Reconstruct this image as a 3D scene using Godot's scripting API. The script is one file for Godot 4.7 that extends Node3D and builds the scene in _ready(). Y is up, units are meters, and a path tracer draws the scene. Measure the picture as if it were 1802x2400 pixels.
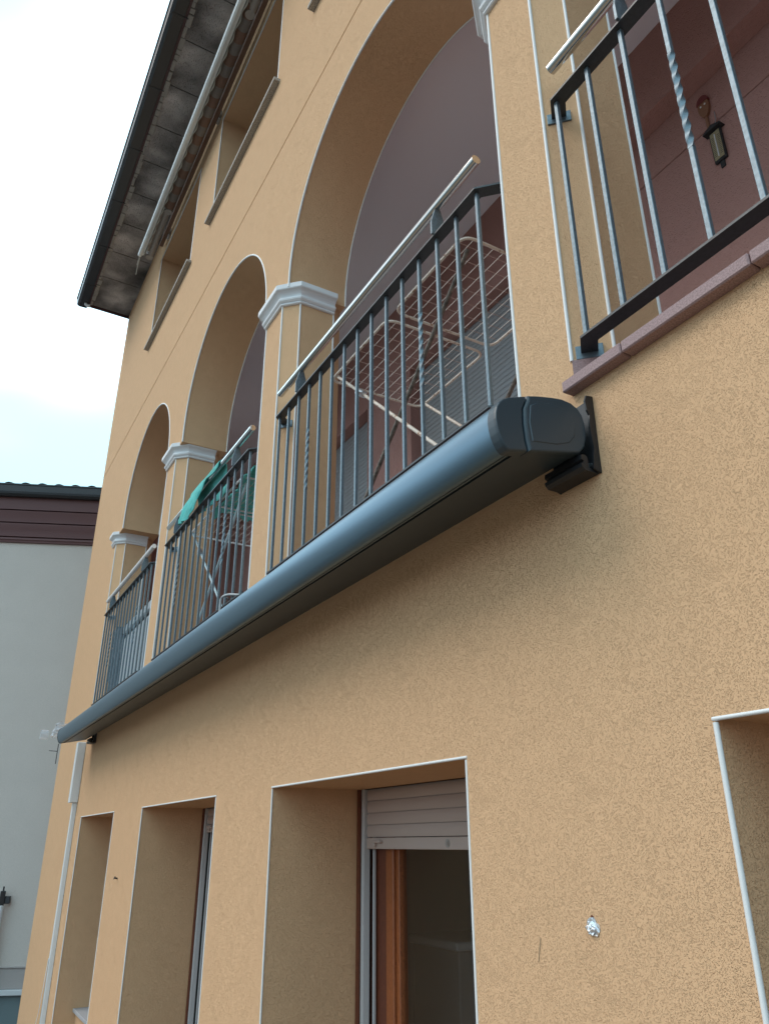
extends Node3D
# ---------------------------------------------------------------- mesh builder
class MB:
	var v := PackedVector3Array()
	var n := PackedVector3Array()
	func tri(a: Vector3, b: Vector3, c: Vector3, na: Vector3, nb: Vector3, nc: Vector3) -> void:
		if (b - a).cross(c - a).dot(na + nb + nc) > 0.0:
			v.append_array(PackedVector3Array([a, c, b])); n.append_array(PackedVector3Array([na, nc, nb]))
		else:
			v.append_array(PackedVector3Array([a, b, c])); n.append_array(PackedVector3Array([na, nb, nc]))
	func quad(a: Vector3, b: Vector3, c: Vector3, d: Vector3, nn: Vector3) -> void:
		tri(a, b, c, nn, nn, nn); tri(a, c, d, nn, nn, nn)
	func squad(a: Vector3, b: Vector3, c: Vector3, d: Vector3, na: Vector3, nb: Vector3, nc: Vector3, nd: Vector3) -> void:
		tri(a, b, c, na, nb, nc); tri(a, c, d, na, nc, nd)
	# box between two corners
	func box(lo: Vector3, hi: Vector3) -> void:
		obox((lo + hi) * 0.5, Vector3((hi.x - lo.x) * 0.5, 0, 0), Vector3(0, (hi.y - lo.y) * 0.5, 0), Vector3(0, 0, (hi.z - lo.z) * 0.5))
	func obox(c: Vector3, a: Vector3, b: Vector3, d: Vector3) -> void:
		for k in 3:
			var p: Vector3 = [a, b, d][k]
			var q: Vector3 = [b, d, a][k]
			var r: Vector3 = [d, a, b][k]
			for s in [-1.0, 1.0]:
				var o: Vector3 = c + p * s
				quad(o - q - r, o + q - r, o + q + r, o - q + r, p.normalized() * s)
	# box with chamfered edges, axes a b d are half vectors
	func bbox(c: Vector3, a: Vector3, b: Vector3, d: Vector3, ch: float) -> void:
		var ax := [a, b, d]
		var h := [a.length(), b.length(), d.length()]
		var u := [a.normalized(), b.normalized(), d.normalized()]
		var pt := func(k: int, s: float, m: int, i: float, l: int, j: float) -> Vector3:
			return c + ax[k] * s + u[m] * (i * (h[m] - ch)) + u[l] * (j * (h[l] - ch))
		for k in 3:
			var m: int = (k + 1) % 3
			var l: int = (k + 2) % 3
			for s in [-1.0, 1.0]:
				quad(pt.call(k, s, m, -1.0, l, -1.0), pt.call(k, s, m, 1.0, l, -1.0), pt.call(k, s, m, 1.0, l, 1.0), pt.call(k, s, m, -1.0, l, 1.0), u[k] * s)
				for t in [-1.0, 1.0]:
					quad(pt.call(k, s, m, t, l, -1.0), pt.call(k, s, m, t, l, 1.0), pt.call(m, t, k, s, l, 1.0), pt.call(m, t, k, s, l, -1.0), (u[k] * s + u[m] * t).normalized())
		for s in [-1.0, 1.0]:
			for t in [-1.0, 1.0]:
				for w in [-1.0, 1.0]:
					var nn: Vector3 = (u[0] * s + u[1] * t + u[2] * w).normalized()
					tri(pt.call(0, s, 1, t, 2, w), pt.call(1, t, 0, s, 2, w), pt.call(2, w, 0, s, 1, t), nn, nn, nn)
	func cbox(lo: Vector3, hi: Vector3, ch := 0.003) -> void:
		bbox((lo + hi) * 0.5, Vector3((hi.x - lo.x) * 0.5, 0, 0), Vector3(0, (hi.y - lo.y) * 0.5, 0), Vector3(0, 0, (hi.z - lo.z) * 0.5), ch)
	# polygon in the plane o + u*x + v*y swept along w
	func extrude(poly: PackedVector2Array, o: Vector3, eu: Vector3, ev: Vector3, w: Vector3, smooth := 40.0, capped := true) -> void:
		var cnt := poly.size()
		var area := 0.0
		for i in cnt:
			var p := poly[i]
			var q := poly[(i + 1) % cnt]
			area += p.x * q.y - q.x * p.y
		var en: Array[Vector2] = []
		for i in cnt:
			var e := (poly[(i + 1) % cnt] - poly[i]).normalized()
			en.append(Vector2(e.y, -e.x) * signf(area))
		for i in cnt:
			var pn := en[(i + cnt - 1) % cnt]
			var nx := en[(i + 1) % cnt]
			var n0 := en[i]
			var n1 := en[i]
			if rad_to_deg(absf(pn.angle_to(en[i]))) < smooth: n0 = (pn + en[i]).normalized()
			if rad_to_deg(absf(nx.angle_to(en[i]))) < smooth: n1 = (nx + en[i]).normalized()
			var a := o + eu * poly[i].x + ev * poly[i].y
			var j := (i + 1) % cnt
			var b := o + eu * poly[j].x + ev * poly[j].y
			var na := eu * n0.x + ev * n0.y
			var nb := eu * n1.x + ev * n1.y
			squad(a, b, b + w, a + w, na, nb, nb, na)
		if capped:
			var t := Geometry2D.triangulate_polygon(poly)
			var wn := w.normalized()
			for i in range(0, t.size(), 3):
				var a := o + eu * poly[t[i]].x + ev * poly[t[i]].y
				var b := o + eu * poly[t[i + 1]].x + ev * poly[t[i + 1]].y
				var c := o + eu * poly[t[i + 2]].x + ev * poly[t[i + 2]].y
				tri(a, b, c, -wn, -wn, -wn)
				tri(a + w, b + w, c + w, wn, wn, wn)
	# ring of one polygon joined to another of the same count
	func loft(pa: PackedVector3Array, pb: PackedVector3Array) -> void:
		var c := Vector3.ZERO
		for p in pa: c += p
		for p in pb: c += p
		c /= float(pa.size() + pb.size())
		var cnt := pa.size()
		var fn := PackedVector3Array()
		for i in cnt:
			var j := (i + 1) % cnt
			var nn := (pa[j] - pa[i]).cross(pb[i] - pa[i])
			if nn.length() < 1e-14: nn = (pb[j] - pb[i]).cross(pb[i] - pa[i])
			nn = nn.normalized()
			if nn.dot(pa[i] + pb[j] - c * 2.0) < 0: nn = -nn
			fn.append(nn)
		for i in cnt:
			var j := (i + 1) % cnt
			var n0 := fn[i]
			var n1 := fn[i]
			var pn := fn[(i + cnt - 1) % cnt]
			if pn.dot(fn[i]) > 0.8: n0 = (pn + fn[i]).normalized()
			if fn[j].dot(fn[i]) > 0.8: n1 = (fn[j] + fn[i]).normalized()
			squad(pa[i], pa[j], pb[j], pb[i], n0, n1, n1, n0)
	func fan(p: PackedVector3Array, nn: Vector3) -> void:
		for i in range(1, p.size() - 1): tri(p[0], p[i], p[i + 1], nn, nn, nn)
	# round tube through points
	func tube(pts: PackedVector3Array, r: float, sides := 10, r2 := -1.0) -> void:
		var cnt := pts.size()
		if r2 < 0: r2 = r
		var ring_p: Array = []
		var ring_n: Array = []
		var up := Vector3(0, 1, 0)
		var d0 := (pts[1] - pts[0]).normalized()
		if absf(d0.dot(up)) > 0.9: up = Vector3(1, 0, 0)
		var xx := d0.cross(up).normalized()
		for i in cnt:
			var d := Vector3.ZERO
			if i > 0: d += (pts[i] - pts[i - 1]).normalized()
			if i < cnt - 1: d += (pts[i + 1] - pts[i]).normalized()
			d = d.normalized()
			xx = (xx - d * xx.dot(d)).normalized()
			var yy := d.cross(xx)
			var pp := PackedVector3Array()
			var nn := PackedVector3Array()
			var rr := lerpf(r, r2, float(i) / float(cnt - 1))
			for k in sides:
				var an := TAU * k / sides
				var dir := xx * cos(an) + yy * sin(an)
				pp.append(pts[i] + dir * rr); nn.append(dir)
			ring_p.append(pp); ring_n.append(nn)
		for i in cnt - 1:
			for k in sides:
				var m := (k + 1) % sides
				squad(ring_p[i][k], ring_p[i][m], ring_p[i + 1][m], ring_p[i + 1][k], ring_n[i][k], ring_n[i][m], ring_n[i + 1][m], ring_n[i + 1][k])
		fan(ring_p[0], (pts[0] - pts[1]).normalized())
		fan(ring_p[cnt - 1], (pts[cnt - 1] - pts[cnt - 2]).normalized())
	# grid of points [i][j] with smooth normals
	func grid(g: Array, thick := 0.0, closed_v := false) -> void:
		var ni := g.size()
		var nj: int = g[0].size()
		var nr: Array = []
		for i in ni:
			var row := PackedVector3Array()
			for j in nj:
				var a: Vector3 = g[mini(i + 1, ni - 1)][j] - g[maxi(i - 1, 0)][j]
				var b: Vector3 = g[i][mini(j + 1, nj - 1)] - g[i][maxi(j - 1, 0)]
				row.append(a.cross(b).normalized())
			nr.append(row)
		for s in ([1.0, -1.0] if thick > 0 else [1.0]):
			for i in ni - 1:
				for j in nj - 1:
					var q := []
					for k in [[i, j], [i + 1, j], [i + 1, j + 1], [i, j + 1]]:
						q.append(g[k[0]][k[1]] + nr[k[0]][k[1]] * thick * 0.5 * s)
						q.append(nr[k[0]][k[1]] * s)
					squad(q[0], q[2], q[4], q[6], q[1], q[3], q[5], q[7])
		if thick > 0:
			var rim: Array = []
			for i in ni: rim.append([i, 0])
			for j in range(1, nj): rim.append([ni - 1, j])
			for i in range(ni - 2, -1, -1): rim.append([i, nj - 1])
			for j in range(nj - 2, 0, -1): rim.append([0, j])
			for k in rim.size():
				var a: Array = rim[k]
				var b: Array = rim[(k + 1) % rim.size()]
				var pa: Vector3 = g[a[0]][a[1]]
				var pb: Vector3 = g[b[0]][b[1]]
				var oa: Vector3 = nr[a[0]][a[1]] * thick * 0.5
				var ob: Vector3 = nr[b[0]][b[1]] * thick * 0.5
				quad(pa - oa, pb - ob, pb + ob, pa + oa, (pb - pa).cross(oa).normalized())
	func mesh() -> ArrayMesh:
		var arr := []
		arr.resize(Mesh.ARRAY_MAX)
		arr[Mesh.ARRAY_VERTEX] = v
		arr[Mesh.ARRAY_NORMAL] = n
		var m := ArrayMesh.new()
		m.add_surface_from_arrays(Mesh.PRIMITIVE_TRIANGLES, arr)
		return m

# ---------------------------------------------------------------- scene helpers
func part(called: String, mb: MB, m: Material, parent: Node) -> MeshInstance3D:
	var o := MeshInstance3D.new()
	o.name = called
	o.mesh = mb.mesh()
	o.material_override = m
	parent.add_child(o, true)
	return o

func share(called: String, me: Mesh, m: Material, parent: Node, at := Vector3.ZERO) -> MeshInstance3D:
	var o := MeshInstance3D.new()
	o.name = called
	o.mesh = me
	o.material_override = m
	o.position = at
	parent.add_child(o, true)
	return o

var taken := {}
func numbered(called: String) -> String:
	if not taken.has(called):
		taken[called] = 0
		return called
	taken[called] += 1
	return "%s_%03d" % [called, taken[called]]

func tag(o: Node, label: String, category: String, group := "") -> void:
	o.set_meta("label", label)
	o.set_meta("category", category)
	if group != "": o.set_meta("group", group)

func thing(called: String, label: String, category: String, at := Vector3.ZERO, group := "") -> Node3D:
	var o := Node3D.new()
	o.name = numbered(called)
	add_child(o)
	o.position = at
	tag(o, label, category, group)
	return o

func sub(called: String, parent: Node, at := Vector3.ZERO) -> Node3D:
	var o := Node3D.new()
	o.name = called
	parent.add_child(o, true)
	o.position = at
	return o

func structure(o: Node) -> void:
	o.set_meta("kind", "structure")

func lin(r: float, g: float, b: float) -> Color:
	return Color(r, g, b).linear_to_srgb()

func mat(c: Color, rough := 0.8, metal := 0.0) -> StandardMaterial3D:
	var m := StandardMaterial3D.new()
	m.albedo_color = c
	m.roughness = rough
	m.metallic = metal
	return m

func noise_img(size: int, freq: float, sd: int, oct := 3, kind := FastNoiseLite.TYPE_SIMPLEX_SMOOTH, seam := 0.12) -> Image:
	var f := FastNoiseLite.new()
	f.seed = sd
	f.noise_type = kind
	f.frequency = freq
	f.fractal_type = FastNoiseLite.FRACTAL_FBM if oct > 1 else FastNoiseLite.FRACTAL_NONE
	f.fractal_octaves = oct
	var im := f.get_seamless_image(size, size, false, false, seam)
	im.convert(Image.FORMAT_L8)
	return im

# tileable smooth noise: a wrapped grid of random values, cubic upscaled
func wrap_noise(size: int, cells: int, sd: int) -> PackedByteArray:
	var rng := RandomNumberGenerator.new()
	rng.seed = sd
	var pad := 4
	var n := cells + pad * 2
	var d := PackedByteArray()
	d.resize(n * n)
	var base := PackedByteArray()
	base.resize(cells * cells)
	for i in base.size(): base[i] = rng.randi() % 256
	for y in n:
		for x in n:
			d[y * n + x] = base[posmod(y - pad, cells) * cells + posmod(x - pad, cells)]
	var im := Image.create_from_data(n, n, false, Image.FORMAT_L8, d)
	var f := size / cells
	im.resize(n * f, n * f, Image.INTERPOLATE_CUBIC)
	return im.get_region(Rect2i(pad * f, pad * f, size, size)).get_data()

func tex(im: Image) -> ImageTexture:
	im.generate_mipmaps()
	return ImageTexture.create_from_image(im)

func normal_of(im: Image, bump: float) -> ImageTexture:
	var c: Image = im.duplicate()
	c.convert(Image.FORMAT_RGBA8)
	c.bump_map_to_normal_map(bump)
	return tex(c)

# grey image -> colour image between two tints (values scaled round the mean)
func tint(im: Image, lo: float, hi: float) -> ImageTexture:
	var d := im.get_data()
	var o := PackedByteArray()
	o.resize(d.size() * 3)
	for i in d.size():
		var k := clampf(lerpf(lo, hi, d[i] / 255.0), 0.0, 1.0)
		var b := int(k * 255.0)
		o[i * 3] = b; o[i * 3 + 1] = b; o[i * 3 + 2] = b
	return tex(Image.create_from_data(im.get_width(), im.get_height(), false, Image.FORMAT_RGB8, o))

func triplanar(m: StandardMaterial3D, metres: float) -> void:
	m.uv1_triplanar = true
	m.uv1_world_triplanar = true
	m.uv1_scale = Vector3.ONE / metres

var M := {}
func make_materials() -> void:
	# pitted float-finish render: plateaus with small torn pits
	var cloud := noise_img(1024, 0.012, 21, 4)
	var fd := wrap_noise(1024, 256, 3)
	var f2 := wrap_noise(1024, 128, 4)
	var gd := wrap_noise(1024, 512, 9)
	var md := wrap_noise(1024, 16, 11)
	var cd := wrap_noise(1024, 8, 12)
	var hd := PackedByteArray()
	hd.resize(fd.size())
	var ad := PackedByteArray()
	ad.resize(fd.size() * 3)
	for i in fd.size():
		var x := (0.5 * fd[i] + 0.25 * f2[i] + 0.25 * gd[i]) / 255.0
		var th := 0.255 + 0.06 * (md[i] / 255.0)
		var pit := clampf((x - th) / 0.10, 0.0, 1.0)
		hd[i] = int(255.0 * clampf(0.82 * pit + 0.18 * gd[i] / 255.0, 0.0, 1.0))
		var c := 0.975 + 0.012 * (cd[i] / 255.0) - 0.07 * (gd[i] / 255.0) * (fd[i] / 255.0) + 0.01 * (md[i] / 255.0)
		ad[i * 3] = int(255.0 * c)
		ad[i * 3 + 1] = int(255.0 * (c * 0.995))
		ad[i * 3 + 2] = int(255.0 * (c * 0.985))
	var himg := Image.create_from_data(1024, 1024, false, Image.FORMAT_L8, hd)
	var stucco_n := normal_of(himg, 8.0)
	var stucco_a := tex(Image.create_from_data(1024, 1024, false, Image.FORMAT_RGB8, ad))
	var st := func(c: Color, ns: float, metres: float) -> StandardMaterial3D:
		var m := mat(c, 0.93)
		m.albedo_texture = stucco_a
		m.normal_enabled = true
		m.normal_texture = stucco_n
		m.normal_scale = ns
		m.metallic_specular = 0.25
		triplanar(m, metres)
		return m
	M.stucco = st.call(lin(0.75, 0.475, 0.285), 1.1, 0.46)
	M.maroon = st.call(lin(0.46, 0.26, 0.235), 0.35, 1.3)
	M.mauve = mat(lin(0.82, 0.77, 0.84), 0.9)
	M.greyhouse = st.call(lin(0.58, 0.53, 0.505), 0.25, 1.9)
	M.concrete = st.call(lin(0.22, 0.20, 0.20), 0.9, 2.3)
	# stained concrete planks under the eaves
	var stain := noise_img(512, 0.0055, 77, 5)
	var m2 := mat(lin(0.60, 0.55, 0.545), 0.95)
	m2.albedo_texture = tint(stain, 0.25, 1.02)
	m2.normal_enabled = true
	m2.normal_texture = stucco_n
	m2.normal_scale = 0.5
	triplanar(m2, 2.6)
	M.plank = m2
	M.mortar = st.call(lin(0.42, 0.40, 0.39), 1.0, 0.4)
	M.bead = mat(lin(0.72, 0.72, 0.72), 0.5)
	M.capital = mat(lin(0.70, 0.70, 0.715), 0.7)
	# charcoal iron paint
	var pn := noise_img(256, 0.05, 5, 3)
	var iron := mat(lin(0.18, 0.235, 0.275), 0.45, 0.45)
	iron.albedo_texture = tint(pn, 0.8, 1.0)
	iron.normal_enabled = true
	iron.normal_texture = normal_of(pn, 1.2)
	iron.normal_scale = 0.25
	triplanar(iron, 0.25)
	M.iron = iron
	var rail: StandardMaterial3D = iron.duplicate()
	rail.albedo_color = lin(0.03, 0.038, 0.046)  # darker copy of the iron paint: shade under the rails put into the colour
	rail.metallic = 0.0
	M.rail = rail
	var powder := noise_img(256, 0.25, 15, 2)
	var al := mat(lin(0.115, 0.18, 0.235), 0.38, 0.8)
	al.normal_enabled = true
	al.normal_texture = normal_of(powder, 1.0)
	al.normal_scale = 0.12
	triplanar(al, 0.12)
	M.awning = al
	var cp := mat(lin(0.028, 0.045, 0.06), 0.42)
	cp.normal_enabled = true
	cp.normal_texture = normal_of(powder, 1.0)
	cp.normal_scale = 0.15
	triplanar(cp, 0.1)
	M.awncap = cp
	M.black = mat(lin(0.012, 0.013, 0.016), 0.45)
	M.slot = mat(lin(0.01, 0.01, 0.012), 0.6)
	M.steel = mat(lin(0.58, 0.58, 0.57), 0.12, 1.0)
	M.zinc = mat(lin(0.55, 0.57, 0.6), 0.35, 0.9)
	# red porphyry sill
	var spk := noise_img(512, 0.12, 31, 4)
	var sill := mat(lin(0.36, 0.235, 0.235), 0.7)
	sill.albedo_texture = tint(spk, 0.74, 1.1)
	triplanar(sill, 0.4)
	M.sill = sill
	var tr := mat(lin(0.62, 0.56, 0.50), 0.7)
	tr.albedo_texture = tint(spk, 0.35, 1.2)
	triplanar(tr, 0.6)
	M.travertine = tr
	M.greysill = mat(lin(0.36, 0.36, 0.38), 0.6)
	# wood
	var wn := noise_img(512, 0.03, 41, 4)
	var wd := wn.get_data()
	var wo := PackedByteArray()
	wo.resize(512 * 512 * 3)
	for y in 512:
		for x in 512:
			var k := wd[(int(y * 0.06) % 512) * 512 + x] / 255.0
			k = 0.62 + 0.5 * absf(sin(k * 26.0)) * 0.5 + 0.25 * (wd[(y * 3 % 512) * 512 + (x * 5 % 512)] / 255.0)
			var p := (y * 512 + x) * 3
			wo[p] = int(255.0 * clampf(k, 0, 1)); wo[p + 1] = int(255.0 * clampf(k * 0.93, 0, 1)); wo[p + 2] = int(255.0 * clampf(k * 0.88, 0, 1))
	var wtex := tex(Image.create_from_data(512, 512, false, Image.FORMAT_RGB8, wo))
	var wood := mat(lin(0.34, 0.12, 0.045), 0.45)
	wood.albedo_texture = wtex
	triplanar(wood, 0.35)
	M.wood = wood
	var wood2 := mat(lin(0.17, 0.055, 0.03), 0.45)
	wood2.albedo_texture = wtex
	triplanar(wood2, 0.35)
	M.darkwood = wood2
	M.slat = mat(lin(0.46, 0.37, 0.335), 0.55)
	M.slatgrey = mat(lin(0.32, 0.325, 0.34), 0.5)
	M.guide = mat(lin(0.5, 0.5, 0.51), 0.4)
	M.white = mat(lin(0.66, 0.68, 0.70), 0.45)
	M.dark = mat(lin(0.02, 0.02, 0.022), 0.7)
	var gl := mat(Color(0.05, 0.06, 0.06, 0.12), 0.02)
	gl.transparency = BaseMaterial3D.TRANSPARENCY_ALPHA
	gl.metallic_specular = 0.5
	M.glass = gl
	var film := mat(Color(0.9, 0.95, 1.0, 0.35), 0.08)
	film.transparency = BaseMaterial3D.TRANSPARENCY_ALPHA
	film.cull_mode = BaseMaterial3D.CULL_DISABLED
	M.film = film
	M.gutter = mat(lin(0.026, 0.028, 0.033), 0.32)
	M.brownpaint = mat(lin(0.085, 0.045, 0.05), 0.6)
	M.cornice = mat(lin(0.125, 0.06, 0.062), 0.6)
	var tilem := mat(lin(0.10, 0.075, 0.08), 0.85)
	tilem.albedo_texture = tint(cloud, 0.5, 1.2)
	triplanar(tilem, 1.3)
	M.tile = tilem
	# rack: cream plastic over rusty tube
	var rs := noise_img(512, 0.02, 61, 4)
	var rd := rs.get_data()
	var ro := PackedByteArray()
	ro.resize(rd.size() * 3)
	for i in rd.size():
		var k := smoothstep(0.62, 0.72, rd[i] / 255.0)
		var c := lin(0.66, 0.57, 0.49).lerp(lin(0.30, 0.13, 0.06), k)
		ro[i * 3] = int(c.r * 255); ro[i * 3 + 1] = int(c.g * 255); ro[i * 3 + 2] = int(c.b * 255)
	var rack := mat(Color.WHITE, 0.5)
	rack.albedo_texture = tex(Image.create_from_data(512, 512, false, Image.FORMAT_RGB8, ro))
	triplanar(rack, 0.5)
	M.rack = rack
	var leg := mat(lin(0.20, 0.16, 0.13), 0.6)
	leg.albedo_texture = tint(rs, 0.3, 1.4)
	triplanar(leg, 0.3)
	M.oldtube = leg
	M.rackwhite = mat(lin(0.70, 0.68, 0.68), 0.45)
	M.rackblue = mat(lin(0.38, 0.50, 0.55), 0.45)
	M.rustwire = mat(lin(0.48, 0.33, 0.28), 0.6)
	M.wire = mat(lin(0.78, 0.70, 0.64), 0.45)
	var tw := noise_img(256, 0.2, 71, 2)
	var towel := mat(lin(0.14, 0.62, 0.58), 0.95)
	towel.albedo_texture = tint(tw, 0.72, 1.1)
	towel.normal_enabled = true
	towel.normal_texture = normal_of(tw, 6.0)
	towel.rim_enabled = true
	towel.rim = 0.4
	triplanar(towel, 0.16)
	M.towel = towel
	M.cable = mat(lin(0.015, 0.015, 0.017), 0.5)
	M.hose = mat(lin(0.36, 0.37, 0.38), 0.5)
	M.stripe_a = mat(lin(0.20, 0.125, 0.095), 0.9)
	M.stripe_b = mat(lin(0.21, 0.19, 0.18), 0.9)
	M.valance = mat(lin(0.50, 0.46, 0.40), 0.9)
	M.awnwhite = mat(lin(0.80, 0.84, 0.86), 0.35)
	M.awngrey = mat(lin(0.34, 0.31, 0.29), 0.5)
	M.curtain = mat(lin(0.17, 0.19, 0.185), 0.9)
	M.inner = mat(lin(0.26, 0.28, 0.29), 0.9)
	var gr := mat(lin(0.12, 0.115, 0.11), 0.9)
	gr.albedo_texture = stucco_a
	gr.normal_enabled = true
	gr.normal_texture = stucco_n
	triplanar(gr, 1.5)
	M.ground = gr
	var pv: StandardMaterial3D = gr.duplicate()
	pv.albedo_color = lin(0.30, 0.195, 0.125)
	M.paving = pv
	M.loggia_tile = mat(lin(0.70, 0.67, 0.66), 0.5)
	M.scuff = mat(lin(0.33, 0.22, 0.13), 0.9)
	M.thermo = mat(lin(0.30, 0.25, 0.15), 0.5)
	M.spoon = mat(lin(0.24, 0.11, 0.06), 0.6)
	M.redcap = mat(lin(0.16, 0.03, 0.03), 0.6)
	M.foil = mat(lin(0.75, 0.77, 0.8), 0.3, 0.8)
	M.plastic_grey = mat(lin(0.36, 0.40, 0.43), 0.5)
	M.tarp = mat(lin(0.10, 0.12, 0.14), 0.6)
	M.ledge = mat(lin(0.50, 0.52, 0.54), 0.6)
	M.basewall = st.call(lin(0.17, 0.22, 0.24), 0.6, 0.8)
	M.bandwall = st.call(lin(0.40, 0.365, 0.36), 0.4, 1.1)

# ---------------------------------------------------------------- layout (metres; facade front is z = 0)
const LEFT := -11.1
const RIGHT := 2.6
const SPRING := 5.24
const GROOVE := 6.842
const ARCH := [[-0.30, 1.07, 5.29, 1.075], [-2.83, 1.07, 5.29, 1.075], [-5.355, 1.035, 5.33, 1.05], [-7.885, 0.965, 5.33, 0.995]]   # centre x, half width, centre y, rise
const PIERS := [[-1.692, -1.44], [-4.27, -3.985], [-6.85, -6.555]]   # front face from, to
const END_PIER := -9.135
const CH := 0.092
const DEPTH := 0.43
const SOFFIT := 9.85
const DOORS := [[-3.72, -2.092], [-6.31, -4.572], [-8.86, -7.30], [-1.145, 0.45]]
const LINTEL := 2.05
const REVEAL := 0.48
const UPWIN := [[-3.62, -1.9], [-6.22, -4.44], [-8.8, -7.0]]
const FLOOR2 := 3.05

func _ready() -> void:
	# ---- camera
	var cam := Camera3D.new()
	cam.name = "camera"
	cam.fov = 67.61
	cam.near = 0.05
	cam.far = 400.0
	cam.transform = Transform3D(Basis(Vector3(0.497116, -0.002849, -0.867679), Vector3(0.345550, 0.917924, 0.194961), Vector3(0.795909, -0.396745, 0.457300)), Vector3(0, 1.8, 1.5))
	add_child(cam)
	cam.current = true
	# ---- sky and light: bright overcast
	var env := Environment.new()
	var sm := ProceduralSkyMaterial.new()
	sm.sky_top_color = Color(0.66, 0.84, 0.90)
	sm.sky_horizon_color = Color(0.50, 0.51, 0.52)
	sm.sky_curve = 0.2
	sm.ground_bottom_color = Color(0.25, 0.25, 0.25)
	sm.ground_horizon_color = Color(0.4, 0.4, 0.4)
	var cn := FastNoiseLite.new()
	cn.seed = 3
	cn.frequency = 1.1
	cn.fractal_octaves = 5
	var cimg := Image.create(512, 256, false, Image.FORMAT_RGBA8)
	for y in 256:
		var el := PI * (0.5 - (y + 0.5) / 256.0)
		for x in 512:
			var az := TAU * (x + 0.5) / 512.0
			var nv := cn.get_noise_3d(cos(az) * cos(el), sin(el) * 1.8, sin(az) * cos(el))
			cimg.set_pixel(x, y, Color(1, 1, 1, smoothstep(-0.22, 0.34, nv)))
	sm.sky_cover = ImageTexture.create_from_image(cimg)
	sm.sky_cover_modulate = Color(0.64, 0.66, 0.70)
	sm.energy_multiplier = 1.5
	sm.sun_angle_max = 1.0
	var sky := Sky.new()
	sky.sky_material = sm
	env.background_mode = Environment.BG_SKY
	env.sky = sky
	env.tonemap_mode = Environment.TONE_MAPPER_LINEAR
	env.tonemap_exposure = 1.54
	env.sdfgi_enabled = true
	env.ssao_enabled = true
	env.ssil_enabled = true
	var we := WorldEnvironment.new()
	we.name = "environment"
	we.environment = env
	add_child(we)
	var sun := DirectionalLight3D.new()
	sun.name = "sun"
	sun.light_energy = 0.3
	sun.light_angular_distance = 30.0
	sun.light_color = Color(1.0, 0.98, 0.95)
	sun.shadow_enabled = true
	sun.look_at_from_position(Vector3(-4, 10, 8), Vector3.ZERO)
	add_child(sun)

	make_materials()
	build_ground()
	build_grey_house()
	build_house()
	for i in 4: build_railing(i)
	build_awning()
	build_upper_awning()
	build_racks()
	build_small_things()

# ---------------------------------------------------------------- ground
func build_ground() -> void:
	var g := MB.new()
	g.quad(Vector3(-150, -1.2, -150), Vector3(150, -1.2, -150), Vector3(150, -1.2, 150), Vector3(-150, -1.2, 150), Vector3.UP)
	structure(part("ground", g, M.ground, self))
	var t := MB.new()
	t.cbox(Vector3(-9.0, -1.2, 0.0), Vector3(RIGHT, 0.0, 4.5), 0.02)
	structure(part("terrace", t, M.paving, self))

# ---------------------------------------------------------------- main house
func arch_y(x: float) -> float:
	for a in ARCH:
		var t: float = (x - a[0]) / a[1]
		if absf(t) < 1.0: return a[2] + a[3] * sqrt(1.0 - t * t)
	return SPRING

func arch_points(a: Array, z: float, grow := 0.0, steps := 48) -> PackedVector3Array:
	var p := PackedVector3Array()
	p.append(Vector3(a[0] - a[1] - grow, SPRING, z))
	for i in steps + 1:
		var t := PI - PI * i / steps
		p.append(Vector3(a[0] + cos(t) * (a[1] + grow), a[2] + sin(t) * (a[3] + grow), z))
	p.append(Vector3(a[0] + a[1] + grow, SPRING, z))
	return p

func bead(pts: PackedVector3Array, parent: Node, r := 0.0062) -> void:
	var b := MB.new()
	b.tube(pts, r, 8)
	part("corner_bead", b, M.bead, parent)

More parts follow.
